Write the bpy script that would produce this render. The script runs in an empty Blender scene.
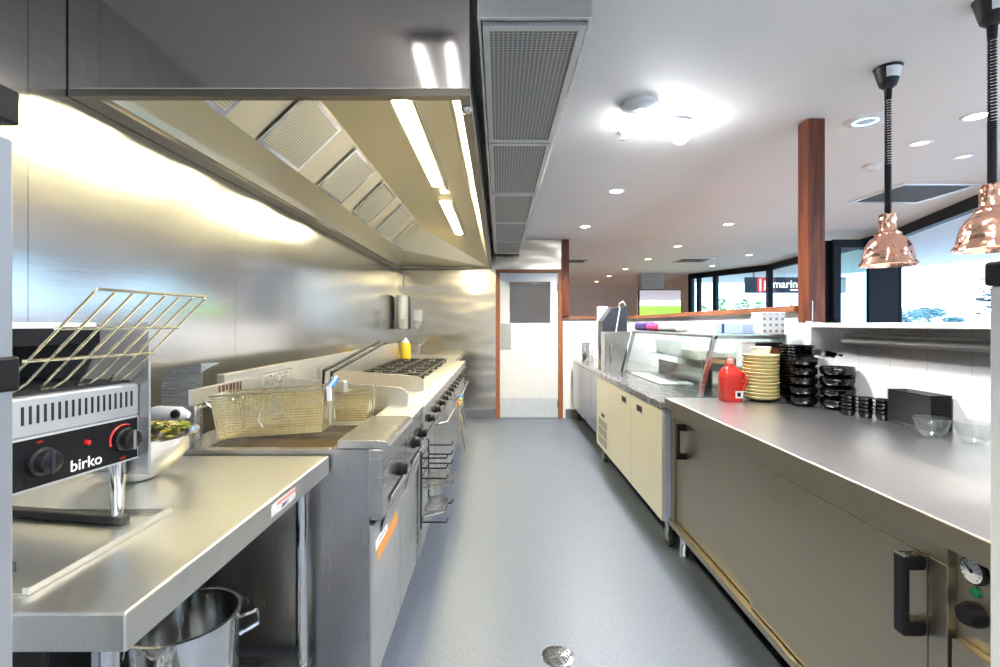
import bpy, bmesh, math, random
from mathutils import Vector, Matrix
random.seed(7)
PI = math.pi
scene = bpy.context.scene
COL = scene.collection

# ------------------------------------------------------------------ materials
def nodes_of(name):
    m = bpy.data.materials.new(name); m.use_nodes = True
    nt = m.node_tree; b = nt.nodes['Principled BSDF']
    return m, nt, b

def paint(name, col, rough=0.5, metal=0.0, var=0.06, scale=12.0, bump=0.0, emit=None, estr=0.0, spec=0.5, coat=0.0):
    m, nt, b = nodes_of(name)
    tc = nt.nodes.new('ShaderNodeTexCoord'); n = nt.nodes.new('ShaderNodeTexNoise')
    n.inputs['Scale'].default_value = scale; n.inputs['Detail'].default_value = 4
    nt.links.new(tc.outputs['Object'], n.inputs['Vector'])
    r = nt.nodes.new('ShaderNodeValToRGB')
    c = Vector(col)
    r.color_ramp.elements[0].position = 0.3; r.color_ramp.elements[1].position = 0.7
    r.color_ramp.elements[0].color = (*[max(0, x*(1-var)) for x in c], 1)
    r.color_ramp.elements[1].color = (*[min(1, x*(1+var)) for x in c], 1)
    nt.links.new(n.outputs['Fac'], r.inputs['Fac']); nt.links.new(r.outputs['Color'], b.inputs['Base Color'])
    b.inputs['Roughness'].default_value = rough; b.inputs['Metallic'].default_value = metal
    b.inputs['Specular IOR Level'].default_value = spec
    b.inputs['Coat Weight'].default_value = coat
    if bump:
        bp = nt.nodes.new('ShaderNodeBump'); bp.inputs['Strength'].default_value = bump; bp.inputs['Distance'].default_value = 0.002
        nt.links.new(n.outputs['Fac'], bp.inputs['Height']); nt.links.new(bp.outputs['Normal'], b.inputs['Normal'])
    if emit:
        b.inputs['Emission Color'].default_value = (*emit, 1); b.inputs['Emission Strength'].default_value = estr
    return m

def steel(name, col=(0.62, 0.61, 0.59), rough=0.26, rvar=0.10, stretch=(1, 1, 60), wave=0.0, wscale=1.5, fine=0.02, wstretch=(1, 1, 1)):
    m, nt, b = nodes_of(name)
    tc = nt.nodes.new('ShaderNodeTexCoord')
    mp = nt.nodes.new('ShaderNodeMapping'); mp.inputs['Scale'].default_value = stretch
    n = nt.nodes.new('ShaderNodeTexNoise'); n.inputs['Scale'].default_value = 9; n.inputs['Detail'].default_value = 5
    nt.links.new(tc.outputs['Object'], mp.inputs['Vector']); nt.links.new(mp.outputs['Vector'], n.inputs['Vector'])
    mr = nt.nodes.new('ShaderNodeMapRange')
    mr.inputs['To Min'].default_value = max(0.03, rough-rvar); mr.inputs['To Max'].default_value = rough+rvar
    nt.links.new(n.outputs['Fac'], mr.inputs['Value']); nt.links.new(mr.outputs['Result'], b.inputs['Roughness'])
    r = nt.nodes.new('ShaderNodeValToRGB')
    r.color_ramp.elements[0].position = 0.25; r.color_ramp.elements[1].position = 0.75
    r.color_ramp.elements[0].color = (*[x*0.93 for x in col], 1); r.color_ramp.elements[1].color = (*[min(1, x*1.06) for x in col], 1)
    nt.links.new(n.outputs['Fac'], r.inputs['Fac']); nt.links.new(r.outputs['Color'], b.inputs['Base Color'])
    b.inputs['Metallic'].default_value = 1.0
    bp = nt.nodes.new('ShaderNodeBump'); bp.inputs['Strength'].default_value = fine; bp.inputs['Distance'].default_value = 0.001
    nt.links.new(n.outputs['Fac'], bp.inputs['Height'])
    last = bp
    if wave:
        mp2 = nt.nodes.new('ShaderNodeMapping'); mp2.inputs['Scale'].default_value = wstretch
        nt.links.new(tc.outputs['Object'], mp2.inputs['Vector'])
        n2 = nt.nodes.new('ShaderNodeTexNoise'); n2.inputs['Scale'].default_value = wscale; n2.inputs['Detail'].default_value = 1
        nt.links.new(mp2.outputs['Vector'], n2.inputs['Vector'])
        b2 = nt.nodes.new('ShaderNodeBump'); b2.inputs['Strength'].default_value = 1.0; b2.inputs['Distance'].default_value = wave
        nt.links.new(n2.outputs['Fac'], b2.inputs['Height']); nt.links.new(bp.outputs['Normal'], b2.inputs['Normal']); last = b2
    nt.links.new(last.outputs['Normal'], b.inputs['Normal'])
    return m

def glass(name, tint=(0.95, 0.99, 0.98), refl=0.04, trans=0.9):
    m = bpy.data.materials.new(name); m.use_nodes = True; nt = m.node_tree
    nt.nodes.remove(nt.nodes['Principled BSDF']); out = nt.nodes['Material Output']
    t = nt.nodes.new('ShaderNodeBsdfTransparent'); t.inputs['Color'].default_value = (*tint, 1)
    g = nt.nodes.new('ShaderNodeBsdfGlossy'); g.inputs['Roughness'].default_value = 0.03
    l0 = nt.nodes.new('ShaderNodeLayerWeight'); l0.inputs['Blend'].default_value = 0.5
    pw = nt.nodes.new('ShaderNodeMath'); pw.operation = 'POWER'; pw.inputs[1].default_value = 4.0; nt.links.new(l0.outputs['Facing'], pw.inputs[0])
    lw = nt.nodes.new('ShaderNodeMath'); lw.operation = 'MULTIPLY_ADD'; lw.inputs[1].default_value = 0.28; lw.inputs[2].default_value = refl; nt.links.new(pw.outputs[0], lw.inputs[0])
    mx = nt.nodes.new('ShaderNodeMixShader')
    nt.links.new(lw.outputs[0], mx.inputs['Fac']); nt.links.new(t.outputs[0], mx.inputs[1]); nt.links.new(g.outputs[0], mx.inputs[2])
    nt.links.new(mx.outputs[0], out.inputs['Surface'])
    return m

def emission(name, col, s):
    m, nt, b = nodes_of(name)
    b.inputs['Base Color'].default_value = (0.8, 0.8, 0.8, 1); b.inputs['Emission Color'].default_value = (*col, 1); b.inputs['Emission Strength'].default_value = s
    return m

def perforated(name, metalcol, holecol, sx, sy, axes='xy', thr=0.35, metal=1.0, rough=0.35):
    """woven mesh / perforation: grid of dark holes in object space"""
    m, nt, b = nodes_of(name)
    tc = nt.nodes.new('ShaderNodeTexCoord'); sp = nt.nodes.new('ShaderNodeSeparateXYZ')
    nt.links.new(tc.outputs['Object'], sp.inputs[0])
    def tri(ax, s):
        a = nt.nodes.new('ShaderNodeMath'); a.operation = 'MULTIPLY'; a.inputs[1].default_value = s
        nt.links.new(sp.outputs['XYZ'.index(ax.upper())], a.inputs[0])
        f = nt.nodes.new('ShaderNodeMath'); f.operation = 'FRACT'; nt.links.new(a.outputs[0], f.inputs[0])
        d = nt.nodes.new('ShaderNodeMath'); d.operation = 'SUBTRACT'; d.inputs[1].default_value = 0.5; nt.links.new(f.outputs[0], d.inputs[0])
        e = nt.nodes.new('ShaderNodeMath'); e.operation = 'ABSOLUTE'; nt.links.new(d.outputs[0], e.inputs[0])
        g = nt.nodes.new('ShaderNodeMath'); g.operation = 'LESS_THAN'; g.inputs[1].default_value = thr; nt.links.new(e.outputs[0], g.inputs[0])
        return g
    p, q = tri(axes[0], sx), tri(axes[1], sy)
    mu = nt.nodes.new('ShaderNodeMath'); mu.operation = 'MULTIPLY'; nt.links.new(p.outputs[0], mu.inputs[0]); nt.links.new(q.outputs[0], mu.inputs[1])
    mx = nt.nodes.new('ShaderNodeMix'); mx.data_type = 'RGBA'
    mx.inputs['A'].default_value = (*metalcol, 1); mx.inputs['B'].default_value = (*holecol, 1)
    nt.links.new(mu.outputs[0], mx.inputs['Factor']); nt.links.new(mx.outputs['Result'], b.inputs['Base Color'])
    b.inputs['Metallic'].default_value = metal; b.inputs['Roughness'].default_value = rough
    return m

def wood(name, c1, c2, stretch=(8, 8, 0.8), rough=0.3):
    m, nt, b = nodes_of(name)
    tc = nt.nodes.new('ShaderNodeTexCoord'); mp = nt.nodes.new('ShaderNodeMapping'); mp.inputs['Scale'].default_value = stretch
    n = nt.nodes.new('ShaderNodeTexNoise'); n.inputs['Scale'].default_value = 4; n.inputs['Detail'].default_value = 6; n.inputs['Distortion'].default_value = 0.6
    r = nt.nodes.new('ShaderNodeValToRGB'); r.color_ramp.elements[0].position = 0.3; r.color_ramp.elements[1].position = 0.72
    r.color_ramp.elements[0].color = (*c1, 1); r.color_ramp.elements[1].color = (*c2, 1)
    nt.links.new(tc.outputs['Object'], mp.inputs[0]); nt.links.new(mp.outputs[0], n.inputs['Vector'])
    nt.links.new(n.outputs['Fac'], r.inputs['Fac']); nt.links.new(r.outputs['Color'], b.inputs['Base Color'])
    b.inputs['Roughness'].default_value = rough; b.inputs['Coat Weight'].default_value = 0.05; b.inputs['Specular IOR Level'].default_value = 0.3; b.inputs['Coat Roughness'].default_value = 0.15
    return m

M = {}
M['wall_steel'] = steel('brushed wall steel', (0.66, 0.66, 0.66), 0.17, 0.05, (1, 1, 40), wave=0.010, wscale=0.9, wstretch=(1, 0.5, 1.6))
M['back_steel'] = steel('back wall steel', (0.60, 0.555, 0.48), 0.20, 0.06, (1, 1, 50), wave=0.016, wscale=1.3, wstretch=(1, 1, 3))  # tan-gold reflection on the end wall put into the base colour
M['hood_steel'] = steel('hood steel', (0.62, 0.56, 0.51), 0.11, 0.03, (60, 1, 1), wave=0.005, wscale=2.2)
M['hood_inner'] = steel('hood inner steel', (0.86, 0.80, 0.62), 0.36, 0.08, (1, 50, 1), wave=0.006, wscale=1.6)
M['bench'] = steel('bench top steel', (0.80, 0.785, 0.73), 0.34, 0.07, (40, 1, 1), wave=0.003, wscale=2.5)
M['fryer_side'] = steel('fryer side steel', (0.50, 0.49, 0.49), 0.28, 0.02, (40, 1, 1), wave=0.006, wscale=2.5)
M['dark_steel2'] = steel('cabinet door steel', (0.36, 0.40, 0.43), 0.25, 0.05, (1, 1, 40))
M['fridge_top'] = steel('fridge top steel', (0.44, 0.44, 0.45), 0.27, 0.06, (40, 1, 1))
M['counter'] = steel('counter steel', (0.76, 0.76, 0.76), 0.30, 0.06, (40, 1, 1), wave=0.003, wscale=2.5)
M['steel'] = steel('appliance steel', (0.60, 0.59, 0.57), 0.25, 0.07, (1, 1, 50), wave=0.004, wscale=3)
M['dark_steel'] = steel('dull dark steel', (0.32, 0.32, 0.31), 0.28, 0.08, (1, 1, 40))
M['cupboard'] = steel('hot cupboard steel', (0.40, 0.355, 0.27), 0.33, 0.06, (1, 1, 60), wave=0.004, wscale=2)  # olive-brown tint stands in for hood light reflected in the steel
M['chrome'] = steel('polished steel', (0.80, 0.80, 0.79), 0.10, 0.04, (1, 1, 20))
M['wire'] = steel('tinned wire', (0.92, 0.84, 0.62), 0.22, 0.06, (5, 5, 5))
M['alu'] = paint('grey powder metal', (0.46, 0.46, 0.46), 0.35, 0.6)
M['copper'] = steel('hammered copper', (0.93, 0.52, 0.37), 0.13, 0.05, (3, 3, 3), wave=0.012, wscale=22)
M['white'] = paint('white wall paint', (0.83, 0.83, 0.83), 0.45, var=0.02)
M['ceiling'] = paint('ceiling paint', (0.92, 0.895, 0.87), 0.6, var=0.012, scale=2)
M['white_gloss'] = paint('white enamel', (0.90, 0.90, 0.90), 0.25, var=0.02)
M['cream'] = paint('cream laminate', (0.80, 0.745, 0.585), 0.28, var=0.02)
M['side_white'] = paint('pale side panel', (0.74, 0.75, 0.80), 0.3, var=0.02)
M['black'] = paint('black plastic', (0.006, 0.006, 0.007), 0.45, var=0.2, spec=0.3)
M['black_gloss'] = paint('black glazed', (0.004, 0.004, 0.005), 0.12, var=0.2)
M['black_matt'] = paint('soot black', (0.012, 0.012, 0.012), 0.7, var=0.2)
M['frame_black'] = paint('black window metal', (0.005, 0.006, 0.010), 0.5, var=0.1, spec=0.25)
M['grey_plastic'] = paint('light grey plastic', (0.62, 0.62, 0.60), 0.35)
M['rubber'] = paint('dark rubber', (0.03, 0.03, 0.03), 0.6)
M['coving'] = paint('grey vinyl coving', (0.14, 0.15, 0.17), 0.45)
M['plate'] = paint('pale yellow ceramic', (0.80, 0.68, 0.32), 0.25, var=0.05)
M['red'] = paint('red plastic', (0.62, 0.03, 0.02), 0.25, var=0.1)
M['red_dark'] = paint('dull red plastic', (0.32, 0.03, 0.02), 0.25, var=0.1)
M['yellow'] = paint('yellow oil', (0.85, 0.52, 0.02), 0.25, var=0.05)
M['orange'] = paint('orange print', (0.85, 0.30, 0.04), 0.4, var=0.05)
M['blue'] = paint('blue print', (0.05, 0.25, 0.75), 0.35, var=0.08)
M['navy'] = paint('navy print', (0.02, 0.03, 0.16), 0.35)
M['pale_blue'] = paint('pale blue card', (0.48, 0.62, 0.86), 0.5)
M['magenta'] = paint('magenta cloth', (0.75, 0.05, 0.22), 0.8, var=0.12)
M['purple'] = paint('purple cloth', (0.10, 0.07, 0.25), 0.8, var=0.12)
M['cover_reflection'] = paint('pale cover reflection', (0.88, 0.85, 0.78), 0.3)  # paleness paints the bright reflection on the toaster's top cover
M['cloth'] = paint('cream cloth', (0.80, 0.77, 0.68), 0.85, var=0.05)
M['paper'] = paint('white paper', (0.86, 0.86, 0.85), 0.7, var=0.02)
M['brown'] = paint('brown carton', (0.22, 0.07, 0.02), 0.5, var=0.2)
M['green_light'] = paint('green lens', (0.01, 0.20, 0.07), 0.15)
M['red_light'] = paint('red lens', (0.45, 0.01, 0.01), 0.15)
M['slate'] = paint('slate grey plastic', (0.025, 0.03, 0.04), 0.35)
M['fry_oil'] = paint('dark frying oil', (0.10, 0.06, 0.015), 0.05, var=0.1)
M['griddle'] = steel('seasoned griddle', (0.52, 0.42, 0.28), 0.30, 0.10, (2, 2, 2))
M['iron'] = paint('cast iron', (0.055, 0.052, 0.05), 0.45, 0.5, var=0.2)
M['timber'] = wood('red brown timber', (0.075, 0.018, 0.007), (0.21, 0.055, 0.02), rough=0.5)
M['timber_cap'] = wood('timber capping', (0.22, 0.075, 0.032), (0.40, 0.16, 0.075), (8, 0.8, 8))
M['tan_wall'] = paint('tan far wall', (0.82, 0.73, 0.66), 0.6, var=0.06, scale=1)
M['soffit'] = paint('outdoor soffit', (0.82, 0.84, 0.88), 0.7, var=0.03)
M['pavement'] = paint('outdoor paving', (0.80, 0.80, 0.80), 0.8, var=0.08)
M['leaf'] = paint('leaf green', (0.22, 0.42, 0.12), 0.6, var=0.4)
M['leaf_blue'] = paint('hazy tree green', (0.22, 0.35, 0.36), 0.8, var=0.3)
M['bark'] = paint('tree bark', (0.16, 0.13, 0.11), 0.9, var=0.3)
M['glass'] = glass('clear pane')
M['glass_green'] = glass('greenish display glass', (0.94, 0.985, 0.975), 0.07)
M['glass_bowl'] = glass('bowl glass', (0.90, 0.92, 0.92), 0.10)
M['tube'] = emission('hood tube light', (1.0, 0.90, 0.58), 85.0)
M['led_cool'] = emission('cool led', (0.93, 0.96, 1.0), 40.0)
M['globe'] = emission('white globe', (0.95, 0.97, 1.0), 45.0)
M['led_warm'] = emission('warm led', (1.0, 0.80, 0.55), 14.0)
M['led_off'] = emission('dim led', (1.0, 0.75, 0.5), 1.2)
M['blue_led'] = emission('blue ring led', (0.2, 0.55, 1.0), 3.0)
M['filter'] = perforated('filter mesh', (0.82, 0.80, 0.70), (0.42, 0.38, 0.26), 75, 75, 'xy', 0.33)
M['supply'] = perforated('supply air mesh', (0.50, 0.49, 0.47), (0.17, 0.16, 0.155), 60, 60, 'xy', 0.36, metal=0.0, rough=0.5)
M['fridge_vent'] = perforated('vent slots', (0.74, 0.70, 0.58), (0.12, 0.11, 0.10), 60, 60, 'yz', 0.38, metal=0.0, rough=0.4)
M['holes'] = perforated('perforated white plastic', (0.84, 0.83, 0.80), (0.30, 0.28, 0.27), 28, 28, 'xz', 0.22, metal=0.0, rough=0.4)

# floor: speckled vinyl
def floor_mat():
    m, nt, b = nodes_of('speckled blue grey vinyl')
    tc = nt.nodes.new('ShaderNodeTexCoord')
    n = nt.nodes.new('ShaderNodeTexNoise'); n.inputs['Scale'].default_value = 220; n.inputs['Detail'].default_value = 3
    n2 = nt.nodes.new('ShaderNodeTexNoise'); n2.inputs['Scale'].default_value = 1.6; n2.inputs['Detail'].default_value = 3
    for q in (n, n2): nt.links.new(tc.outputs['Object'], q.inputs['Vector'])
    r = nt.nodes.new('ShaderNodeValToRGB'); e = r.color_ramp.elements
    e[0].position = 0.35; e[0].color = (0.073, 0.090, 0.118, 1); e[1].position = 0.66; e[1].color = (0.140, 0.162, 0.200, 1)
    nt.links.new(n.outputs['Fac'], r.inputs['Fac'])
    mx = nt.nodes.new('ShaderNodeMix'); mx.data_type = 'RGBA'; mx.blend_type = 'MULTIPLY'; mx.inputs['Factor'].default_value = 0.35
    r2 = nt.nodes.new('ShaderNodeValToRGB'); r2.color_ramp.elements[0].color = (0.72, 0.72, 0.72, 1)
    nt.links.new(n2.outputs['Fac'], r2.inputs['Fac'])
    nt.links.new(r.outputs['Color'], mx.inputs['A']); nt.links.new(r2.outputs['Color'], mx.inputs['B'])
    nt.links.new(mx.outputs['Result'], b.inputs['Base Color'])
    mr = nt.nodes.new('ShaderNodeMapRange'); mr.inputs['To Min'].default_value = 0.30; mr.inputs['To Max'].default_value = 0.48
    nt.links.new(n2.outputs['Fac'], mr.inputs['Value']); nt.links.new(mr.outputs['Result'], b.inputs['Roughness'])
    bp = nt.nodes.new('ShaderNodeBump'); bp.inputs['Strength'].default_value = 0.25; bp.inputs['Distance'].default_value = 0.001
    nt.links.new(n.outputs['Fac'], bp.inputs['Height']); nt.links.new(bp.outputs['Normal'], b.inputs['Normal'])
    return m
M['floor'] = floor_mat()

def panel_wall():          # white wall sheeting with fine vertical joints along Y
    m, nt, b = nodes_of('white wall sheeting')
    tc = nt.nodes.new('ShaderNodeTexCoord'); sp = nt.nodes.new('ShaderNodeSeparateXYZ'); nt.links.new(tc.outputs['Object'], sp.inputs[0])
    a = nt.nodes.new('ShaderNodeMath'); a.operation = 'MULTIPLY'; a.inputs[1].default_value = 5.0; nt.links.new(sp.outputs['Y'], a.inputs[0])
    f = nt.nodes.new('ShaderNodeMath'); f.operation = 'FRACT'; nt.links.new(a.outputs[0], f.inputs[0])
    g = nt.nodes.new('ShaderNodeMath'); g.operation = 'LESS_THAN'; g.inputs[1].default_value = 0.02; nt.links.new(f.outputs[0], g.inputs[0])
    mx = nt.nodes.new('ShaderNodeMix'); mx.data_type = 'RGBA'; mx.inputs['A'].default_value = (0.80, 0.80, 0.80, 1); mx.inputs['B'].default_value = (0.60, 0.60, 0.59, 1)
    nt.links.new(g.outputs[0], mx.inputs['Factor']); nt.links.new(mx.outputs['Result'], b.inputs['Base Color']); b.inputs['Roughness'].default_value = 0.3
    return m
M['sheet'] = panel_wall()

def tv_mat():              # a bright sports field on a screen: grandstand above, grass below
    m, nt, b = nodes_of('lit screen with grass field')
    tc = nt.nodes.new('ShaderNodeTexCoord'); sp = nt.nodes.new('ShaderNodeSeparateXYZ'); nt.links.new(tc.outputs['Generated'], sp.inputs[0])
    n = nt.nodes.new('ShaderNodeTexNoise'); n.inputs['Scale'].default_value = 30; nt.links.new(tc.outputs['Generated'], n.inputs['Vector'])
    s = nt.nodes.new('ShaderNodeMath'); s.operation = 'MULTIPLY_ADD'; s.inputs[1].default_value = 0.16; nt.links.new(n.outputs['Fac'], s.inputs[0]); nt.links.new(sp.outputs['Z'], s.inputs[2])
    r = nt.nodes.new('ShaderNodeValToRGB'); e = r.color_ramp.elements
    e[0].position = 0.0; e[0].color = (0.25, 0.62, 0.05, 1); e[1].position = 0.62; e[1].color = (0.28, 0.75, 0.07, 1)
    for p, c in ((0.64, (0.85, 0.9, 0.9)), (0.76, (0.85, 0.88, 0.95)), (0.80, (0.34, 0.32, 0.36)), (1.0, (0.28, 0.26, 0.29))):
        x = e.new(p); x.color = (*c, 1)
    nt.links.new(s.outputs[0], r.inputs['Fac'])
    nt.links.new(r.outputs['Color'], b.inputs['Base Color']); nt.links.new(r.outputs['Color'], b.inputs['Emission Color']); b.inputs['Emission Strength'].default_value = 1.0
    return m
M['tv'] = tv_mat()

# ------------------------------------------------------------------ mesh builder
class MB:
    def __init__(s): s.bm = bmesh.new()
    def box(s, x0, x1, y0, y1, z0, z1):
        v = [s.bm.verts.new(p) for p in ((x0,y0,z0),(x1,y0,z0),(x1,y1,z0),(x0,y1,z0),(x0,y0,z1),(x1,y0,z1),(x1,y1,z1),(x0,y1,z1))]
        for f in ((3,2,1,0),(4,5,6,7),(0,1,5,4),(1,2,6,5),(2,3,7,6),(3,0,4,7)): s.bm.faces.new([v[i] for i in f])
        return s
    def prism(s, pts, ax, a0, a1):
        def P(p, a): return {'x': (a, p[0], p[1]), 'y': (p[0], a, p[1]), 'z': (p[0], p[1], a)}[ax]
        A = [s.bm.verts.new(P(p, a0)) for p in pts]; B = [s.bm.verts.new(P(p, a1)) for p in pts]
        n = len(pts)
        s.bm.faces.new(A); s.bm.faces.new(B[::-1])
        for i in range(n): s.bm.faces.new((A[i], B[i], B[(i+1) % n], A[(i+1) % n]))
        return s
    def face(s, pts):
        s.bm.faces.new([s.bm.verts.new(p) for p in pts]); return s
    def tube(s, pts, r, n=8, closed=False):
        P = [Vector(p) for p in pts]; rings = []; N = len(P)
        rr = r if isinstance(r, (list, tuple)) else [r]*N
        up = None
        for i in range(N):
            if closed: t = (P[(i+1) % N]-P[i-1])
            else: t = P[min(i+1, N-1)]-P[max(i-1, 0)]
            t.normalize()
            if up is None:
                up = Vector((0,0,1)) if abs(t.z) < 0.9 else Vector((1,0,0))
            a = t.cross(up)
            if a.length < 1e-4: a = t.cross(Vector((0.3,1,0.2)))
            a.normalize(); b = a.cross(t).normalized(); up = b
            rings.append([s.bm.verts.new(P[i]+(a*math.cos(2*PI*k/n)+b*math.sin(2*PI*k/n))*rr[i]) for k in range(n)])
        for i in range(N if closed else N-1):
            A, B = rings[i], rings[(i+1) % N]
            for k in range(n): s.bm.faces.new((A[k], A[(k+1) % n], B[(k+1) % n], B[k]))
        if not closed:
            s.bm.faces.new(rings[0]); s.bm.faces.new(rings[-1][::-1])
        return s
    def lathe(s, prof, c=(0,0,0), n=28, ax='z'):
        def P(r, h, a):
            u, v = r*math.cos(a), r*math.sin(a)
            q = {'z': (u, v, h), 'x': (h, u, v), 'y': (v, h, u)}[ax]
            return (c[0]+q[0], c[1]+q[1], c[2]+q[2])
        rings = []
        for r, h in prof:
            if r < 1e-6: rings.append([s.bm.verts.new(P(0, h, 0))])
            else: rings.append([s.bm.verts.new(P(r, h, 2*PI*k/n)) for k in range(n)])
        for A, B in zip(rings, rings[1:]):
            if len(A) == 1 and len(B) == 1: continue
            for k in range(n):
                if len(A) == 1: s.bm.faces.new((A[0], B[k], B[(k+1) % n]))
                elif len(B) == 1: s.bm.faces.new((A[k], A[(k+1) % n], B[0]))
                else: s.bm.faces.new((A[k], A[(k+1) % n], B[(k+1) % n], B[k]))
        return s
    def text(s, string, size, mtx, ext=0.0005, align='CENTER'):
        cu = bpy.data.curves.new('lettering', 'FONT'); cu.body = string; cu.size = size; cu.extrude = ext; cu.align_x = align; cu.align_y = 'CENTER'; cu.resolution_u = 3
        cu.offset = size*0.012
        ob = bpy.data.objects.new('lettering', cu); COL.objects.link(ob)
        bpy.context.view_layer.update()
        me = bpy.data.meshes.new_from_object(ob.evaluated_get(bpy.context.evaluated_depsgraph_get()))
        me.transform(mtx); s.bm.from_mesh(me)
        bpy.data.meshes.remove(me); bpy.data.objects.remove(ob); bpy.data.curves.remove(cu)
        return s
    def xf(s, mtx):
        bmesh.ops.transform(s.bm, matrix=mtx, verts=s.bm.verts); return s
    def build(s, name, m, parent=None, bevel=0.0, smooth=False, recalc=True):
        if recalc: bmesh.ops.recalc_face_normals(s.bm, faces=s.bm.faces)
        if parent is not None: off = wl(parent)
        else:
            vs = [v.co for v in s.bm.verts]
            off = Vector(((min(v.x for v in vs)+max(v.x for v in vs))/2, (min(v.y for v in vs)+max(v.y for v in vs))/2, min(v.z for v in vs)))
        bmesh.ops.translate(s.bm, vec=-off, verts=s.bm.verts)
        me = bpy.data.meshes.new(name); s.bm.to_mesh(me); s.bm.free()
        me.materials.append(m)
        if smooth:
            for p in me.polygons: p.use_smooth = True
        o = bpy.data.objects.new(name, me); COL.objects.link(o)
        if parent is not None: o.parent = parent
        else: o.location = off
        if smooth:
            try: me.set_sharp_from_angle(angle=math.radians(40))
            except Exception: pass
        if bevel:
            b = o.modifiers.new('edge', 'BEVEL'); b.width = bevel; b.segments = 2; b.limit_method = 'ANGLE'; b.angle_limit = math.radians(40)
        return o

def wl(o):
    v = Vector((0,0,0))
    while o is not None: v += o.location; o = o.parent
    return v

def tag(o, label, cat, group=None, kind=None):
    o['label'] = label; o['category'] = cat
    if group: o['group'] = group
    if kind: o['kind'] = kind
    return o
def thing(name, label, cat, loc=(0,0,0), group=None, kind=None):
    o = bpy.data.objects.new(name, None); o.empty_display_size = 0.05; COL.objects.link(o); o.location = loc
    return tag(o, label, cat, group, kind)
def struct(o, label=None, cat=None):
    o['kind'] = 'structure'
    if label: o['label'] = label
    if cat: o['category'] = cat
    return o
def kids(o): return [c for c in bpy.data.objects if c.parent == o]
def dup(root, loc, label=None, rotz=None, group=None):
    r = root.copy(); COL.objects.link(r); r.location = loc
    if rotz is not None: r.rotation_euler.z = rotz
    if label: r['label'] = label
    if group: r['group'] = group
    for ch in kids(root):
        c = ch.copy(); COL.objects.link(c); c.parent = r
        for g in kids(ch):
            d = g.copy(); COL.objects.link(d); d.parent = c
    return r
def B(*a): return MB().box(*a)
FX = Matrix(((0,0,1,0),(1,0,0,0),(0,1,0,0),(0,0,0,1)))      # lettering that faces +X, reads towards +Y
FXN = Matrix(((0,0,-1,0),(-1,0,0,0),(0,1,0,0),(0,0,0,1)))    # lettering that faces -X, reads towards -Y
def T(x, y, z): return Matrix.Translation((x, y, z))

CEIL = 2.52; WL = -1.46; YB = 7.07; XR = 1.80
# ------------------------------------------------------------------ setting
struct(B(1.85, 9, -3.0, 15.4, -0.06, 0).build('floor_dining', paint('warm dining floor', (0.44, 0.32, 0.24), 0.5)), 'warm brown dining room floor', 'floor')
struct(B(-4.5, 1.849, YB+0.12, 15.4, -0.06, 0).build('floor_dining_end', bpy.data.materials['warm dining floor']))
struct(B(-4.5, 1.849, -3.0, YB+0.119, -0.06, 0).build('floor', M['floor']), 'blue grey speckled vinyl floor of the kitchen aisle', 'floor')
# ceiling follows the angled glazing line
cp = [(-4.5,-3.0), (3.0,-3.0), (3.35,2.2), (4.35,4.34), (5.06,6.3), (5.45,10.0), (4.6,12.0), (4.6,15.4), (-4.5,15.4)]
struct(MB().prism(cp, 'z', CEIL, CEIL+0.1).build('ceiling', M['ceiling']), 'flat white plaster ceiling with recessed lights', 'ceiling')
wl_ = MB()
ys = [-3.0, 0.35, 1.55, 2.77, 3.99, 5.21, 6.43, YB]
for a, b in zip(ys, ys[1:]): wl_.box(WL-0.08, WL, a+0.001, b-0.001, 0, CEIL)
struct(wl_.build('wall_left', M['wall_steel']), 'polished stainless steel sheet wall behind the cooking line', 'wall')
bw = MB(); bw.box(WL, -0.045, YB, YB+0.08, 0, CEIL); bw.box(-0.045, 0.90, YB, YB+0.08, 2.10, CEIL)
struct(bw.build('wall_back', M['back_steel']), 'stainless clad end wall left of and above the door', 'wall')
struct(B(0.90, XR+0.1, YB, YB+0.1, 0, 1.40).build('wall_back_low', M['white']), 'low white end wall right of the door', 'wall')
struct(B(XR, XR+0.10, 3.0, YB, 0, 1.40).build('wall_right_low', M['white']), 'low white wall with timber cap behind the glass display', 'wall')
struct(B(XR, XR+0.10, -2.0, 3.0, 0, 1.31).build('wall_right_near', M['sheet']), 'white sheeted low wall behind the steel counter', 'wall')
struct(B(-4.5, 4.7, 15.4, 15.5, 0, CEIL).build('wall_far', M['tan_wall']), 'tan wall at the far end of the dining room', 'wall')
struct(B(-4.6, -4.5, YB+0.08, 15.4, 0, CEIL).build('wall_far_left', M['tan_wall']))
struct(B(-4.5, 3.1, -3.1, -3.0, 0, CEIL).build('wall_near', M['white']))
struct(B(4.6, 4.7, 12.0, 15.4, 0, CEIL).build('wall_far_right', M['tan_wall']))
struct(B(WL, -0.05, YB-0.018, YB, 0, 0.13).build('baseboard_back', M['coving'], bevel=0.006))
struct(B(0.94, XR, YB-0.018, YB, 0, 0.13).build('baseboard_back_right', M['coving'], bevel=0.006))
struct(B(0.905, XR+0.12, YB-0.03, YB+0.13, 1.40, 1.435).build('trim_1', M['timber_cap'], bevel=0.004), 'timber capping on the low end wall', 'trim')
struct(B(XR-0.03, XR+0.14, 3.0, YB-0.03, 1.40, 1.44).build('trim_2', M['timber_cap'], bevel=0.004), 'timber capping running along the low wall', 'trim')
struct(B(1.786, 1.886, 2.89, 2.99, 1.337, CEIL).build('column_near', M['timber'], bevel=0.004), 'dark timber post standing on the near end of the pass', 'post')
struct(B(0.885, 0.985, YB-0.05, YB+0.05, 1.437, CEIL).build('column_far', M['timber'], bevel=0.004), 'timber post beside the white door', 'post')

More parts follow.
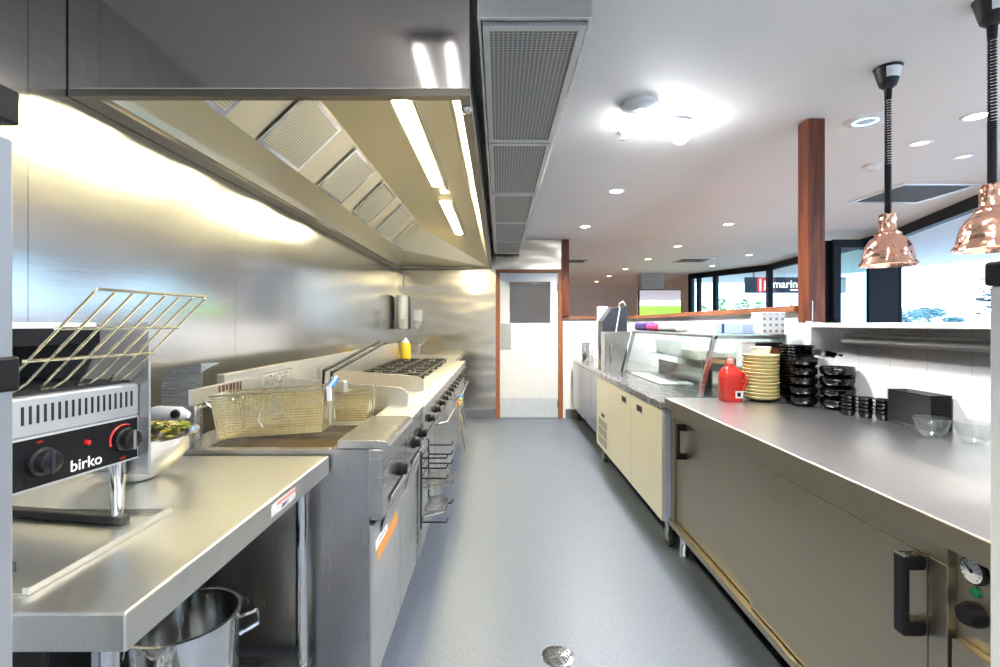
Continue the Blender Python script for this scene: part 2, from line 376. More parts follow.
# door and frame
fr = MB(); fr.box(-0.045, 0.012, YB-0.03, YB+0.09, 0, 2.10); fr.box(0.838, 0.90, YB-0.03, YB+0.09, 0, 2.10); fr.box(0.012, 0.838, YB-0.03, YB+0.09, 2.055, 2.10)
d = thing('door_1', 'white kitchen door with a square glazed panel and steel plates', 'door', (0.425, YB, 0)); d['kind'] = 'structure'
fr.build('door_frame', M['timber_cap'], d, bevel=0.003)
lf = MB(); y0, y1 = YB+0.0, YB+0.04
lf.box(0.014, 0.15, y0, y1, 0.005, 2.05); lf.box(0.725, 0.836, y0, y1, 0.005, 2.05); lf.box(0.15, 0.725, y0, y1, 0.005, 1.345); lf.box(0.15, 0.725, y0, y1, 1.93, 2.05)
lf.build('door_leaf', paint('door white', (0.70, 0.70, 0.71), 0.3, var=0.02), d)
B(0.15, 0.725, y0+0.015, y0+0.022, 1.345, 1.93).build('pane', M['glass'], d)
B(0.02, 0.17, y0-0.003, y0, 0.965, 1.335).build('push_plate', M['alu'], d)['label'] = 'brushed metal push plate'
B(0.016, 0.834, y0-0.003, y0, 0.01, 0.285).build('kick_plate', paint('pale kick plate', (0.62, 0.66, 0.71), 0.35, 0.3), d)['label'] = 'pale metal kick plate'
for z in (0.2, 1.85): B(0.822, 0.846, y0-0.012, y0, z-0.05, z+0.05).build('hinge', M['dark_steel'], d)

# ------------------------------------------------------------------ extraction hood
HY0, HY1, HX = 1.69, 7.04, -0.098
hd = thing('extraction_hood', 'long stainless extraction hood hanging over the cooking line', 'range hood', (-0.78, 4.3, 2.10))
mb = MB(); mb.box(WL+0.003, HX, HY0, HY0+0.02, 2.125, CEIL-0.005); mb.build('end_panel', M['hood_steel'], hd, bevel=0.003)
B(HX-0.015, HX, HY0+0.02, HY1, 2.125, CEIL-0.005).build('side_panel', M['hood_steel'], hd)
mb = MB(); mb.box(WL+0.003, HX, HY0, HY0+0.035, 2.10, 2.125); mb.box(WL+0.003, -1.375, HY0+0.035, HY1, 2.10, 2.125); mb.box(-0.135, HX, HY0+0.035, HY1, 2.10, 2.125); mb.box(-1.375, -0.135, HY1-0.03, HY1, 2.10, 2.125)
mb.build('rim', steel('rim steel', (0.24, 0.21, 0.17), 0.42, 0.08), hd, bevel=0.002)
# inner lining: low panel, filter bank, top, sloped right side, sloped far end
sec = [(-1.374, 2.16), (-1.13, 2.185), (-0.875, 2.43), (-0.25, 2.44), (-0.135, 2.122)]
ye = 5.75
mb = MB()
mb.face([(sec[0][0], HY0+0.03, sec[0][1]), (sec[1][0], HY0+0.03, sec[1][1]), (sec[1][0], ye, sec[1][1]), (sec[0][0], HY1-0.02, sec[0][1])])
mb.face([(sec[1][0], HY0+0.03, sec[1][1]), (sec[2][0], HY0+0.03, sec[2][1]), (sec[2][0], ye, sec[2][1]), (sec[1][0], ye, sec[1][1])])
mb.face([(sec[2][0], HY0+0.03, sec[2][1]), (sec[3][0], HY0+0.03, sec[3][1]), (sec[3][0], ye+0.1, sec[3][1]), (sec[2][0], ye, sec[2][1])])
mb.face([(sec[3][0], HY0+0.03, sec[3][1]), (sec[4][0], HY0+0.03, sec[4][1]), (sec[4][0], HY1-0.02, sec[4][1]), (sec[3][0], ye+0.1, sec[3][1])])
mb.face([(sec[0][0], HY1-0.02, sec[0][1]), (sec[1][0], ye, sec[1][1]), (sec[2][0], ye, sec[2][1]), (sec[3][0], ye+0.1, sec[3][1]), (sec[4][0], HY1-0.02, sec[4][1])])
mb.build('lining', M['hood_inner'], hd)
MB().face([(-1.3745, HY0+0.03, 2.122), (-1.3735, HY0+0.03, 2.16), (-1.3735, HY1-0.02, 2.16), (-1.3745, HY1-0.02, 2.122)]).build('gutter', M['chrome'], hd)
# filters on the bank
sl = math.atan2(sec[2][1]-sec[1][1], sec[2][0]-sec[1][0]); L = math.hypot(sec[2][0]-sec[1][0], sec[2][1]-sec[1][1])
for i, fy in enumerate((1.58, 2.32, 3.08, 3.80, 4.54, 5.24)):
    f0 = max(fy, HY0+0.04); f1 = fy+0.46
    mt = T(sec[1][0]+0.006, 0, sec[1][1]-0.006) @ Matrix.Rotation(-sl, 4, 'Y')
    def fb(mbx): return mbx.xf(mt)
    q = MB(); q.box(0.015, L-0.03, f0+0.02, f1-0.02, -0.005, -0.002)
    ff = MB(); ff.box(0, L-0.015, f0, f0+0.02, -0.006, 0); ff.box(0, L-0.015, f1-0.02, f1, -0.006, 0); ff.box(0, 0.018, f0+0.02, f1-0.02, -0.006, 0); ff.box(L-0.033, L-0.015, f0+0.02, f1-0.02, -0.006, 0)
    fo = fb(ff).build('filter_frame', M['chrome'], hd)
    # mesh sheet: keep its own rotated axes so the weave follows the slope
    me = bpy.data.meshes.new('filter_mesh'); q.bm.to_mesh(me); q.bm.free(); me.materials.append(M['filter'])
    o = bpy.data.objects.new('filter_mesh', me); COL.objects.link(o); o.parent = fo
    o.matrix_local = Matrix.Translation(-wl(fo)) @ mt
for a, b in ((2.35, 3.9), (4.36, 6.1)):
    ux = -0.44
    B(-0.53, -0.40, a, b, 2.405, 2.437).build('light_housing', M['hood_inner'], hd)
    B(-0.515, -0.44, a+0.02, b-0.02, 2.398, 2.405).build('light_tube', M['tube'], hd)
    B(-0.405, -0.398, a, b, 2.375, 2.437).build('light_lip', M['steel'], hd)
mb = MB(); mb.lathe([(0, 0), (0.02, 0), (0.022, -0.006), (0.012, -0.02), (0, -0.024)], (-0.115, HY0+0.09, 2.10)); mb.build('drain_plug', M['chrome'], hd, smooth=True)

# make-up air plenum
pl = thing('supply_air_plenum', 'narrow stainless ceiling duct with five mesh grilles beside the hood', 'air duct', (0.115, 4.2, 2.31))
PX0, PX1, PZ = -0.07, 0.298, 2.31
mb = MB(); mb.box(PX0, PX1, 1.60, 1.615, PZ, CEIL-0.004); mb.box(PX0, PX0+0.012, 1.615, 6.95, PZ, CEIL-0.004); mb.box(PX1-0.012, PX1, 1.615, 6.95, PZ, CEIL-0.004); mb.box(PX0+0.012, PX1-0.012, 1.615, 6.95, PZ+0.03, PZ+0.04); mb.box(PX0, PX1, 6.94, 6.95, PZ, CEIL-0.004)
mb.build('casing', M['steel'], pl, bevel=0.002)
gy = [1.62, 2.69, 3.76, 4.83, 5.90, 6.93]
for a, b in zip(gy, gy[1:]):
    ff = MB(); x0, x1 = PX0+0.016, PX1-0.014; w = 0.028
    a += 0.012; b -= 0.012
    ff.box(x0, x1, a, a+w, PZ-0.008, PZ+0.012); ff.box(x0, x1, b-w, b, PZ-0.008, PZ+0.012); ff.box(x0, x0+w*0.8, a+w, b-w, PZ-0.008, PZ+0.012); ff.box(x1-w*0.8, x1, a+w, b-w, PZ-0.008, PZ+0.012)
    fo = ff.build('grille_frame', paint('pale grille frame', (0.70, 0.70, 0.68), 0.35, 0.3) if a < 1.7 else bpy.data.materials['pale grille frame'], pl)
    B(x0+w*0.8, x1-w*0.8, a+w, b-w, PZ-0.002, PZ+0.004).build('grille_mesh', M['supply'], fo)

# ------------------------------------------------------------------ left: steel work bench
bx0, bx1, by0, by1 = WL+0.01, -0.555, 0.744, 1.635
bn = thing('steel_work_bench', 'stainless steel work bench with open underside under the toaster', 'work bench', ((bx0+bx1)/2, 1.19, 0))
mb = MB(); mb.box(bx0, bx1, by0, by1, 0.84, 0.90); mb.build('bench_top', M['bench'], bn, bevel=0.004)
B(bx0+0.03, bx1-0.05, by0+0.03, by1-0.02, 0.235, 0.255).build('undershelf', M['dark_steel'], bn)
for x in (bx0+0.06, bx1-0.07):
    for y in (by0+0.05, by1-0.05):
        MB().tube([(x, y, 0.0), (x, y, 0.84)], 0.019, 16).build('leg', M['chrome'], bn, smooth=True)
st = B(bx1, bx1+0.001, 1.22, 1.36, 0.858, 0.886).build('sticker', M['grey_plastic'], bn); st['label'] = 'small white maker sticker with a red band'
B(bx1+0.001, bx1+0.0016, 1.25, 1.355, 0.876, 0.885).build('print_band', paint('faded red print', (0.65, 0.25, 0.2), 0.5), st)
mb = MB(); mb.text('SIMPLY', 0.014, T(bx1+0.001, 1.295, 0.866) @ FX, 0.0004); mb.build('lettering', M['navy'], st)
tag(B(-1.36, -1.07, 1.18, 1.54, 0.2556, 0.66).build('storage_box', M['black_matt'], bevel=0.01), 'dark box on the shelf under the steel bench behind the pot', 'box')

# stock pot under the bench
def pot(loc, r, h, label):
    t = thing('stock_pot', label, 'stock pot')
    mb = MB(); mb.lathe([(0, 0.0), (r-0.005, 0.0), (r, 0.006), (r, h-0.004), (r+0.006, h-0.002), (r+0.006, h+0.003), (r-0.003, h+0.003), (r-0.004, 0.008), (0, 0.008)], n=48)
    mb.build('pot_body', M['chrome'], t, smooth=True)
    for a in (3.6, 3.6-PI):
        c, s = math.cos(a), math.sin(a)
        pts = [(c*r - s*0.045*k, s*r + c*0.045*k, h*0.8) for k in (-1,)] + [((r+0.045)*c - s*0.045*k, (r+0.045)*s + c*0.045*k, h*0.8+0.012) for k in (-0.8, 0, 0.8)] + [(c*r - s*0.045, s*r + c*0.045, h*0.8)]
        MB().tube(pts, 0.006, 8).build('handle', M['chrome'], t, smooth=True)
    t.location = loc
    return t
pot((-0.845, 1.335, 0.2551), 0.135, 0.295, 'tall open stainless stock pot under the steel bench')
pot((-0.90, 0.96, 0.2551), 0.125, 0.19, 'lower stainless pot under the bench nearest the camera')

# ------------------------------------------------------------------ toaster grill
tr = thing('bench_toaster', 'grey and black slot toaster with wire rack and two dials', 'toaster', (0, 0, 0))
Lp = 0.262
mb = MB()
mb.box(-0.36, 0.0, 0.005, Lp, 0.135, 0.30); mb.build('body', M['alu'], tr, bevel=0.004)
for a in ((-0.36, 0.028, Lp, Lp+0.006, 0.10, 0.43), (-0.36, -0.02, -0.006, 0.0, 0.135, 0.43)): B(*a).build('side_plate', M['alu'], tr, bevel=0.002)
mb = MB(); mb.box(-0.34, -0.02, 0.0, Lp, 0.30, 0.305); mb.box(-0.345, -0.335, 0.0, Lp, 0.30, 0.40); mb.build('oven_cavity', M['black_matt'], tr)
mb = MB(); mb.box(-0.36, -0.10, 0.0, Lp, 0.40, 0.43); mb.build('top_cover', M['cover_reflection'], tr, bevel=0.004)
mb = MB(); mb.box(-0.10, -0.095, 0.0, Lp, 0.385, 0.418); mb.build('dark_strip', M['black'], tr)
vp = B(0.0, 0.004, 0.008, Lp-0.002, 0.232, 0.296).build('vent_panel', paint('grey vent panel', (0.56, 0.56, 0.56), 0.4, 0.5), tr, bevel=0.001)
mb = MB()
for k in range(18):
    y = 0.028+k*0.0125; mb.box(0.0038, 0.0048, y, y+0.0045, 0.252, 0.284)
mb.build('vent_slot', M['black_matt'], vp)['kind'] = 'stuff'
cpn = B(0.0, 0.004, 0.004, Lp-0.002, 0.137, 0.230).build('control_panel', paint('panel edge', (0.7, 0.7, 0.7), 0.35, 0.4), tr)
B(0.004, 0.0052, 0.008, Lp-0.006, 0.141, 0.226).build('face_plate', M['black'], cpn)
MB().text('birko', 0.030, T(0.0052, 0.143, 0.158) @ FX, 0.0004).build('lettering', M['paper'], cpn)
def knob(r, l, ax='x', base=0.0):
    mb = MB(); mb.lathe([(0, 0), (r, 0), (r, l*0.35), (r*0.8, l*0.45), (r*0.78, l), (r*0.7, l*1.05), (0, l*1.05)], n=20, ax=ax); return mb
for y, z in ((0.058, 0.184), (0.222, 0.186)):
    k = knob(0.025, 0.026).xf(T(0.0052, y, z)).build('dial', M['black'], tr, smooth=True)
    mb = B(0.030, 0.034, y-0.003, y+0.003, z-0.02, z+0.02); mb.build('pointer', M['alu'] if y > 0.1 else M['slate'], k)
mb = MB()
pts = [(0.0058, 0.222+0.030*math.cos(a), 0.186+0.030*math.sin(a)) for a in [PI*0.35+PI*0.75*i/14 for i in range(15)]]
mb.tube(pts, 0.0022, 6); mb.build('heat_mark', M['red'], tr)['label'] = 'red heat arc around the far dial'
MB().lathe([(0, 0), (0.006, 0), (0.005, 0.006), (0, 0.008)], (0.0052, 0.143, 0.197), 14, 'x').build('pilot_light', M['red_light'], tr, smooth=True)
mb = MB(); mb.text('OFF', 0.006, T(0.0052, 0.058, 0.218) @ FX, 0.0002); mb.text('HEAT', 0.006, T(0.0052, 0.222, 0.147) @ FX, 0.0002); mb.build('dial_print', M['red'], tr)
for y in (0.02, Lp-0.02):
    MB().lathe([(0, 0.018), (0.011, 0.018), (0.017, 0.135), (0, 0.135)], (-0.03, y, 0), 16).build('leg', M['chrome'], tr, smooth=True)
    MB().lathe([(0, 0.018), (0.011, 0.018), (0.017, 0.135), (0, 0.135)], (-0.32, y, 0), 16).build('leg', M['chrome'], tr, smooth=True)
    B(-0.35, -0.01, y-0.013, y+0.013, 0.0005, 0.018).build('foot_rail', M['rubber'], tr, bevel=0.003)
# rack: eight wires in hairpin pairs leaning out, three cross bars
def rk(u, y): # u 0 bottom .. 1 top
    return (-0.012+0.190*u, y, 0.312+0.168*u)
mb = MB(); r = 0.0024
yy = [0.004+i*0.0345 for i in range(8)]
for i in range(0, 8, 2):
    a, b = yy[i], yy[i+1]
    pts = [rk(1, a), rk(0.5, a), rk(0.07, a), (-0.02, a+0.003, 0.309), (-0.032, a+0.012, 0.306), (-0.032, b-0.012, 0.306), (-0.02, b-0.003, 0.309), rk(0.07, b), rk(0.5, b), rk(1, b)]
    mb.tube(pts, r, 6)
for u, ov in ((1.0, 0.0), (0.62, 0.006), (0.30, 0.006)):
    p, q = rk(u, yy[0]-ov), rk(u, yy[-1]+ov); mb.tube([(p[0]+0.003, p[1], p[2]+0.003), (q[0]+0.003, q[1], q[2]+0.003)], 0.003, 6)
mb.build('wire_rack', M['wire'], tr, smooth=True)['label'] = 'slanted chrome wire rack above the slot'
tr.location = (-0.826, 0.828, 0.9036); tr.rotation_euler.z = -0.155

# low tray under the toaster
mb = MB(); x0, x1, y0, y1 = -1.22, -0.742, 0.79, 1.14
mb.box(x0, x1, y0, y1, 0.9005, 0.903); mb.box(x1-0.012, x1, y0, y1, 0.903, 0.913); mb.box(x0, x0+0.012, y0, y1, 0.903, 0.913); mb.box(x0+0.012, x1-0.012, y1-0.012, y1, 0.903, 0.913)
tro = mb.build('baking_tray', M['bench'], bevel=0.002); tag(tro, 'shallow stainless tray lying under the toaster', 'tray')
tr.location.z = 0.9032

# salad bowl with greens and a spoon
bc = (-1.02, 1.395, 0.9005)
bwl = MB().lathe([(0, 0), (0.055, 0), (0.06, 0.004), (0.105, 0.035), (0.14, 0.078), (0.152, 0.118), (0.160, 0.121), (0.160, 0.125), (0.150, 0.124), (0.137, 0.080), (0.10, 0.040), (0.05, 0.008), (0, 0.008)], bc, 48).build('mixing_bowl', M['chrome'], smooth=True)
tag(bwl, 'round stainless mixing bowl full of salad beside the toaster', 'bowl')
mb = MB()
for i in range(420):
    a = random.uniform(0, 2*PI); rr = 0.132*math.sqrt(random.random()); hz = 0.118+0.06*(1-(rr/0.14)**2)+random.uniform(-0.012, 0.012)
    c = Vector((bc[0]+rr*math.cos(a), bc[1]+rr*math.sin(a), bc[2]+hz))
    s = random.uniform(0.008, 0.02); R = Matrix.Rotation(random.uniform(0, 6.28), 3, 'Z') @ Matrix.Rotation(random.uniform(-0.9, 0.9), 3, 'X')
    P = [c + R @ Vector(p)*s for p in ((-1, 0, 0), (0, -0.5, 0.25), (1, 0, 0.1), (0, 0.5, 0.25))]
    mb.face(P)
def salad_mat():
    m, nt, b = nodes_of('mixed salad'); tc = nt.nodes.new('ShaderNodeTexCoord'); n = nt.nodes.new('ShaderNodeTexVoronoi'); n.inputs['Scale'].default_value = 55
    r = nt.nodes.new('ShaderNodeValToRGB'); r.color_ramp.interpolation = 'CONSTANT'; e = r.color_ramp.elements
    e[0].color = (0.10, 0.17, 0.02, 1); e[1].position = 0.35; e[1].color = (0.80, 0.58, 0.10, 1)
    x = e.new(0.55); x.color = (0.38, 0.38, 0.05, 1); x = e.new(0.72); x.color = (0.88, 0.75, 0.35, 1)
    sp = nt.nodes.new('ShaderNodeSeparateColor'); nt.links.new(tc.outputs['Object'], n.inputs['Vector']); nt.links.new(n.outputs['Color'], sp.inputs[0]); nt.links.new(sp.outputs[0], r.inputs['Fac']); nt.links.new(r.outputs['Color'], b.inputs['Base Color']); b.inputs['Roughness'].default_value = 0.4
    return m
tag(mb.build('mixed_salad', salad_mat(), recalc=False), 'chopped yellow and green salad filling the steel bowl', 'salad', kind='stuff')
sp_ = thing('serving_spoon', 'serving spoon with chunky pale handle resting in the salad bowl', 'spoon', (-0.98, 1.36, 1.04))
mb = MB(); mb.tube([(-1.02, 1.33, 1.090), (-0.985, 1.31, 1.082), (-0.94, 1.28, 1.090), (-0.90, 1.26, 1.100), (-0.85, 1.25, 1.108), (-0.795, 1.25, 1.106), (-0.775, 1.25, 1.102)], [0.008, 0.010, 0.011, 0.014, 0.018, 0.017, 0.008], 12)
hnd = mb.build('handle', M['white_gloss'], sp_, smooth=True); hnd['label'] = 'pale chunky plastic handle'
mb = MB(); mb.lathe([(0, 0.004), (0.012, 0.004), (0.010, -0.002), (0, -0.003)], (-0.800, 1.2325, 1.107), 16, 'y'); mb.build('end_inset', M['black'], hnd, smooth=True)
mb = MB(); mb.tube([(-1.02, 1.33, 1.090), (-1.06, 1.36, 1.068), (-1.09, 1.38, 1.058)], [0.005, 0.012, 0.022], 10); mb.build('bowl_end', M['chrome'], sp_, smooth=True)

# dark curved panel between the fryers and the wall
mb = MB(); pts = [(-1.285, 0.0), (-1.285, 1.09), (-1.278, 1.122), (-1.26, 1.147), (-1.225, 1.163), (-1.13, 1.18), (-1.13, 0.0)]
mb.prism(pts, 'y', 1.90, 1.906)
sh = thing('splash_panel', 'dark curved steel panel standing between the fryers and the wall', 'splash panel', (-1.2, 1.9, 0))
mb.build('sheet', M['dark_steel'], sh)
MB().prism([(-1.13, 1.18), (-1.13, 1.145), (-1.065, 1.184)], 'y', 1.896, 1.912).build('lip', M['chrome'], sh)

# ------------------------------------------------------------------ cooking line
FX0, FX1 = -1.12, -0.40
def fryer(y0, y1, name, label, ledge=True):
    t = thing(name, label, 'deep fryer', ((FX0+FX1)/2, (y0+y1)/2, 0))
    y0 += 0.002; y1 -= 0.002
    mb = MB(); mb.box(FX0, -0.44, y0, y1, 0.11, 0.69); mb.box(FX0, FX1-0.025, y0, y1, 0.69, 0.84)          # lower cabinet
    mb.box(FX0, -0.99, y0, y1, 0.84, 0.915); mb.box(-0.56, FX1-0.025, y0, y1, 0.84, 0.915)
    mb.box(-0.99, -0.56, y0, y0+0.035, 0.84, 0.915); mb.box(-0.99, -0.56, y1-0.035, y1, 0.84, 0.915)
    mb.build('cabinet', M['steel'], t, bevel=0.003)
    for ya in (y0-0.0015, y1-0.0005): B(FX0+0.002, -0.428, ya, ya+0.002, 0.11, 0.9155).build('side_panel', M['fryer_side'], t)
    B(-0.988, -0.562, y0+0.037, y1-0.037, 0.842, 0.862).build('oil', M['fry_oil'], t)['label'] = 'dark oil in the frying tank'
    if ledge:
        z = 0.945
        pts = [(-0.535, 0.917), (-0.375, 0.917)] + [(-0.385+0.028*math.cos(a), z-0.028+0.028*math.sin(a)) for a in (0.3, 0.8, 1.3)] + [(-0.40, z), (-0.535, z)]
        MB().prism(pts, 'y', y0, y1).build('front_ledge', M['steel'], t, bevel=0.002)
    else:
        B(-0.555, -0.383, y0+0.012, y1, 0.9155, 0.919).build('front_ledge', M['bench'], t, bevel=0.003)
    B(FX1-0.027, -0.385, y0, y1, 0.68, 0.9155).build('control_front', M['steel'], t, bevel=0.003)
    dr = B(-0.437, -0.415, y0+0.006, y1-0.006, 0.13, 0.66).build('door', M['alu'], t, bevel=0.003)
    MB().prism([(-0.415, 0.60), (-0.41, 0.60), (-0.374, 0.725), (-0.379, 0.727)], 'y', y0+0.10, y1-0.006).build('door_pull', M['alu'], dr, bevel=0.001)
    if ledge:
        s = B(-0.415, -0.4135, y0+0.05, y1-0.06, 0.52, 0.565).build('warning_strip', M['orange'], dr)
        B(-0.415, -0.4132, y0+0.03, y0+0.2, 0.567, 0.598).build('warning_label', M['paper'], dr)
        mb = MB()
        for k in range(1): mb.text('CAUTION HOT OIL', 0.012, T(-0.4132, y0+0.115, 0.583) @ FX, 0.0003)
        mb.build('label_print', M['navy'], dr)
    for y in ((y0+y1)/2+0.04,) if ledge else ((y0+y1)/2-0.06, (y0+y1)/2+0.14):
        knob(0.026, 0.032).xf(T(-0.385, y, 0.775 if ledge else 0.80)).build('knob', M['black'], t, smooth=True)
    for x in (FX0+0.06, FX1-0.08):
        for y in (y0+0.06, y1-0.06): MB().lathe([(0, 0), (0.022, 0), (0.022, 0.02), (0.016, 0.11), (0, 0.11)], (x, y, 0), 14).build('foot', M['dark_steel'], t, smooth=True)
    return t
f1 = fryer(1.65, 2.10, 'deep_fryer', 'nearer stainless deep fryer with an orange warning strip on its door')
f2 = fryer(2.10, 2.50, 'deep_fryer', 'second stainless deep fryer with two black knobs', ledge=False)
us = thing('fryer_upstand', 'stainless box upstand with embossed maker lettering behind the fryers', 'upstand', (-1.1, 2.34, 0.9155))
ux = -1.085
B(-1.119, ux, 1.98, 2.70, 0.9157, 1.13).build('casing', M['bench'], us, bevel=0.004)
mb = MB(); mb.text('APACHE', 0.068, T(ux, 2.44, 1.062) @ FX, 0.002); mb.build('embossed_lettering', M['steel'], us)
mb = MB()
for a in ((2.27, 2.61, 1.098, 1.102), (2.27, 2.61, 1.022, 1.026), (2.27, 2.274, 1.026, 1.098), (2.606, 2.61, 1.026, 1.098)): mb.box(ux, ux+0.002, *a)
mb.build('embossed_border', M['steel'], us)
# basket hanger rail with hooks
hk = thing('basket_hanger', 'steel hanger rail with a row of wire hooks and stained plate', 'hook rail', (-1.08, 1.85, 1.0))
B(-1.082, -1.066, 1.74, 2.16, 1.045, 1.10).build('plate', M['bench'], hk, bevel=0.002)
for y in (1.78, 2.10): B(-1.08, -1.07, y-0.008, y+0.008, 0.9157, 1.045).build('support_post', M['steel'], hk)
mb = MB()
for k in range(7): mb.box(-1.066, -1.0645, 1.90+k*0.026, 1.912+k*0.026+0.004*(k % 2), 1.052, 1.094)
mb.build('stain', paint('burnt stain', (0.16, 0.07, 0.04), 0.5, 0.4, var=0.5, scale=60), hk)
mb = MB(); mb.tube([(-1.055, 1.74, 1.035), (-1.055, 2.16, 1.035)], 0.006, 8)
for k in range(5):
    y = 1.80+k*0.075; mb.tube([(-1.065, y, 1.055), (-1.058, y, 1.05), (-1.04, y, 1.035), (-1.03, y, 1.022), (-1.025, y, 1.033), (-1.03, y+0.004, 1.047)], 0.004, 6)
mb.build('hook_wires', M['chrome'], hk, smooth=True)

# frying baskets
def basket(label, loc, rz, tilt=0.0, handle_up=True):
    t = thing('fry_basket', label, 'fry basket')
    X0, X1, Y0, Y1, H = -0.195, 0.195, -0.075, 0.075, 0.15
    mb = MB(); s = 0.0098; r = 0.0017
    tp = 0.9
    def P(x, y, z):  # taper to the bottom
        k = tp+(1-tp)*z/H; return (x*k, y*k, z)
    nx = int((X1-X0)/s); ny = int((Y1-Y0)/s); nz = int(H/s)
    for i in range(nx+1):
        x = X0+(X1-X0)*i/nx; mb.tube([P(x, Y0, H), P(x, Y0, 0), P(x, Y1, 0), P(x, Y1, H)], r, 3)
    for i in range(ny+1):
        y = Y0+(Y1-Y0)*i/ny; mb.tube([P(X0, y, H), P(X0, y, 0), P(X1, y, 0), P(X1, y, H)], r, 3)
    for i in range(nz):
        z = H*i/nz; mb.tube([P(X0, Y0, z), P(X1, Y0, z), P(X1, Y1, z), P(X0, Y1, z)], r, 3, closed=True)
    mb.build('wire_mesh', M['wire'], t)
    mb = MB(); mb.tube([P(X0, Y0, H), P(X1, Y0, H), P(X1, Y1, H), P(X0, Y1, H)], 0.0035, 6, closed=True); mb.build('rim_wire', M['wire'], t, smooth=True)
    for y in (-0.03, 0.03): B(X1+0.002, X1+0.006, y-0.008, y+0.008, 0.02, H+0.035).build('strap', M['steel'], t)
    mb = MB(); mb.tube([(-0.02, Y0-0.004, 0.03), (-0.035, Y0-0.006, 0.06), (-0.02, Y0-0.004, 0.10)], 0.002, 6); mb.build('wire_loop', M['chrome'], t, smooth=True)
    t.rotation_euler = (0, tilt, rz)
    return t, X1, H
b1, X1, H = basket('wire fry basket with a blue tag hanging over the nearer fryer', (-0.84, 1.86, 0.955), 0.10, -0.05)
pl_ = MB().tube([(X1+0.012, -0.065, H+0.005), (X1+0.016, -0.02, H+0.014), (X1+0.016, 0.035, H+0.028)], [0.009, 0.012, 0.010], 10).build('tag_sleeve', M['blue'], b1, smooth=True); pl_['label'] = 'blue plastic sleeve on the basket front'
B(X1+0.006, X1+0.02, -0.078, -0.06, 0.108, H+0.01).build('tag_end', M['paper'], b1)
b1.location = (-0.812, 1.83, 0.938)
b2, X1, H = basket('wire fry basket with two long black handle rods over the second fryer', (-0.86, 2.30, 0.95), 0.05, 0.0)
for off in (Vector((0, 0, 0)), Vector((0.035, 0.0, -0.008))):
    p0 = Vector((-0.015, -0.05, 0.255))+off; p1 = Vector((0.115, 0.55, 0.367))+off
    MB().tube([(-0.015+off.x, -0.07, H), tuple(p0), tuple(p0.lerp(p1, 0.5)), tuple(p1)], [0.004, 0.008, 0.0085, 0.008], 8).build('handle_rod', M['black_matt'], b2, smooth=True)
B(-0.035, 0.065, 0.02, 0.07, H-0.01, H+0.05).build('tip_plate', M['bench'], b2, bevel=0.01)
b2.location = (-0.775, 2.30, 0.865)

# griddle unit with two splash plates
def front_unit(t, y0, y1, nk, zt=0.915):
    mb = MB(); mb.box(FX0, FX1-0.01, y0, y1, 0.14, zt-0.01); mb.build('cabinet', M['steel'], t, bevel=0.003)
    B(FX1-0.01, -0.372, y0, y1, 0.77, zt).build('control_front', M['steel'], t, bevel=0.006)
    B(-0.56, -0.372, y0, y1, zt, zt+0.008).build('front_ledge', M['bench'], t, bevel=0.003)
    for k in range(nk):
        y = y0+(y1-y0)*(k+0.5)/nk; knob(0.022, 0.032).xf(T(-0.372, y, 0.835)).build('knob', M['black'], t, smooth=True)
    for x in (FX0+0.06, FX1-0.08):
        for y in (y0+0.06, y1-0.06): MB().lathe([(0, 0), (0.022, 0), (0.022, 0.02), (0.016, 0.14), (0, 0.14)], (x, y, 0), 14).build('foot', M['dark_steel'], t, smooth=True)
    B(FX0-0.04, FX0, y0, y1, 0.30, 1.12).build('upstand', M['bench'], t, bevel=0.003)
    dr = B(FX1-0.01, -0.385, y0+0.02, y1-0.02, 0.22, 0.74).build('oven_door', M['steel'], t, bevel=0.004)
    return dr
gr = thing('griddle', 'flat griddle with tall steel splash plates on both sides', 'griddle', (-0.76, 2.77, 0))
dr = front_unit(gr, 2.502, 3.05, 2)
B(-1.08, -0.565, 2.52, 3.03, 0.905, 0.93).build('hot_plate', M['griddle'], gr, bevel=0.003)
for y in (2.505, 3.035):
    pts = [(-1.08, 0.91), (-0.46, 0.91), (-0.455, 0.98), (-0.47, 1.0), (-0.50, 1.012), (-1.08, 1.06)]
    MB().prism(pts, 'y', y, y+0.010).build('splash_plate', M['bench'], gr, bevel=0.001)
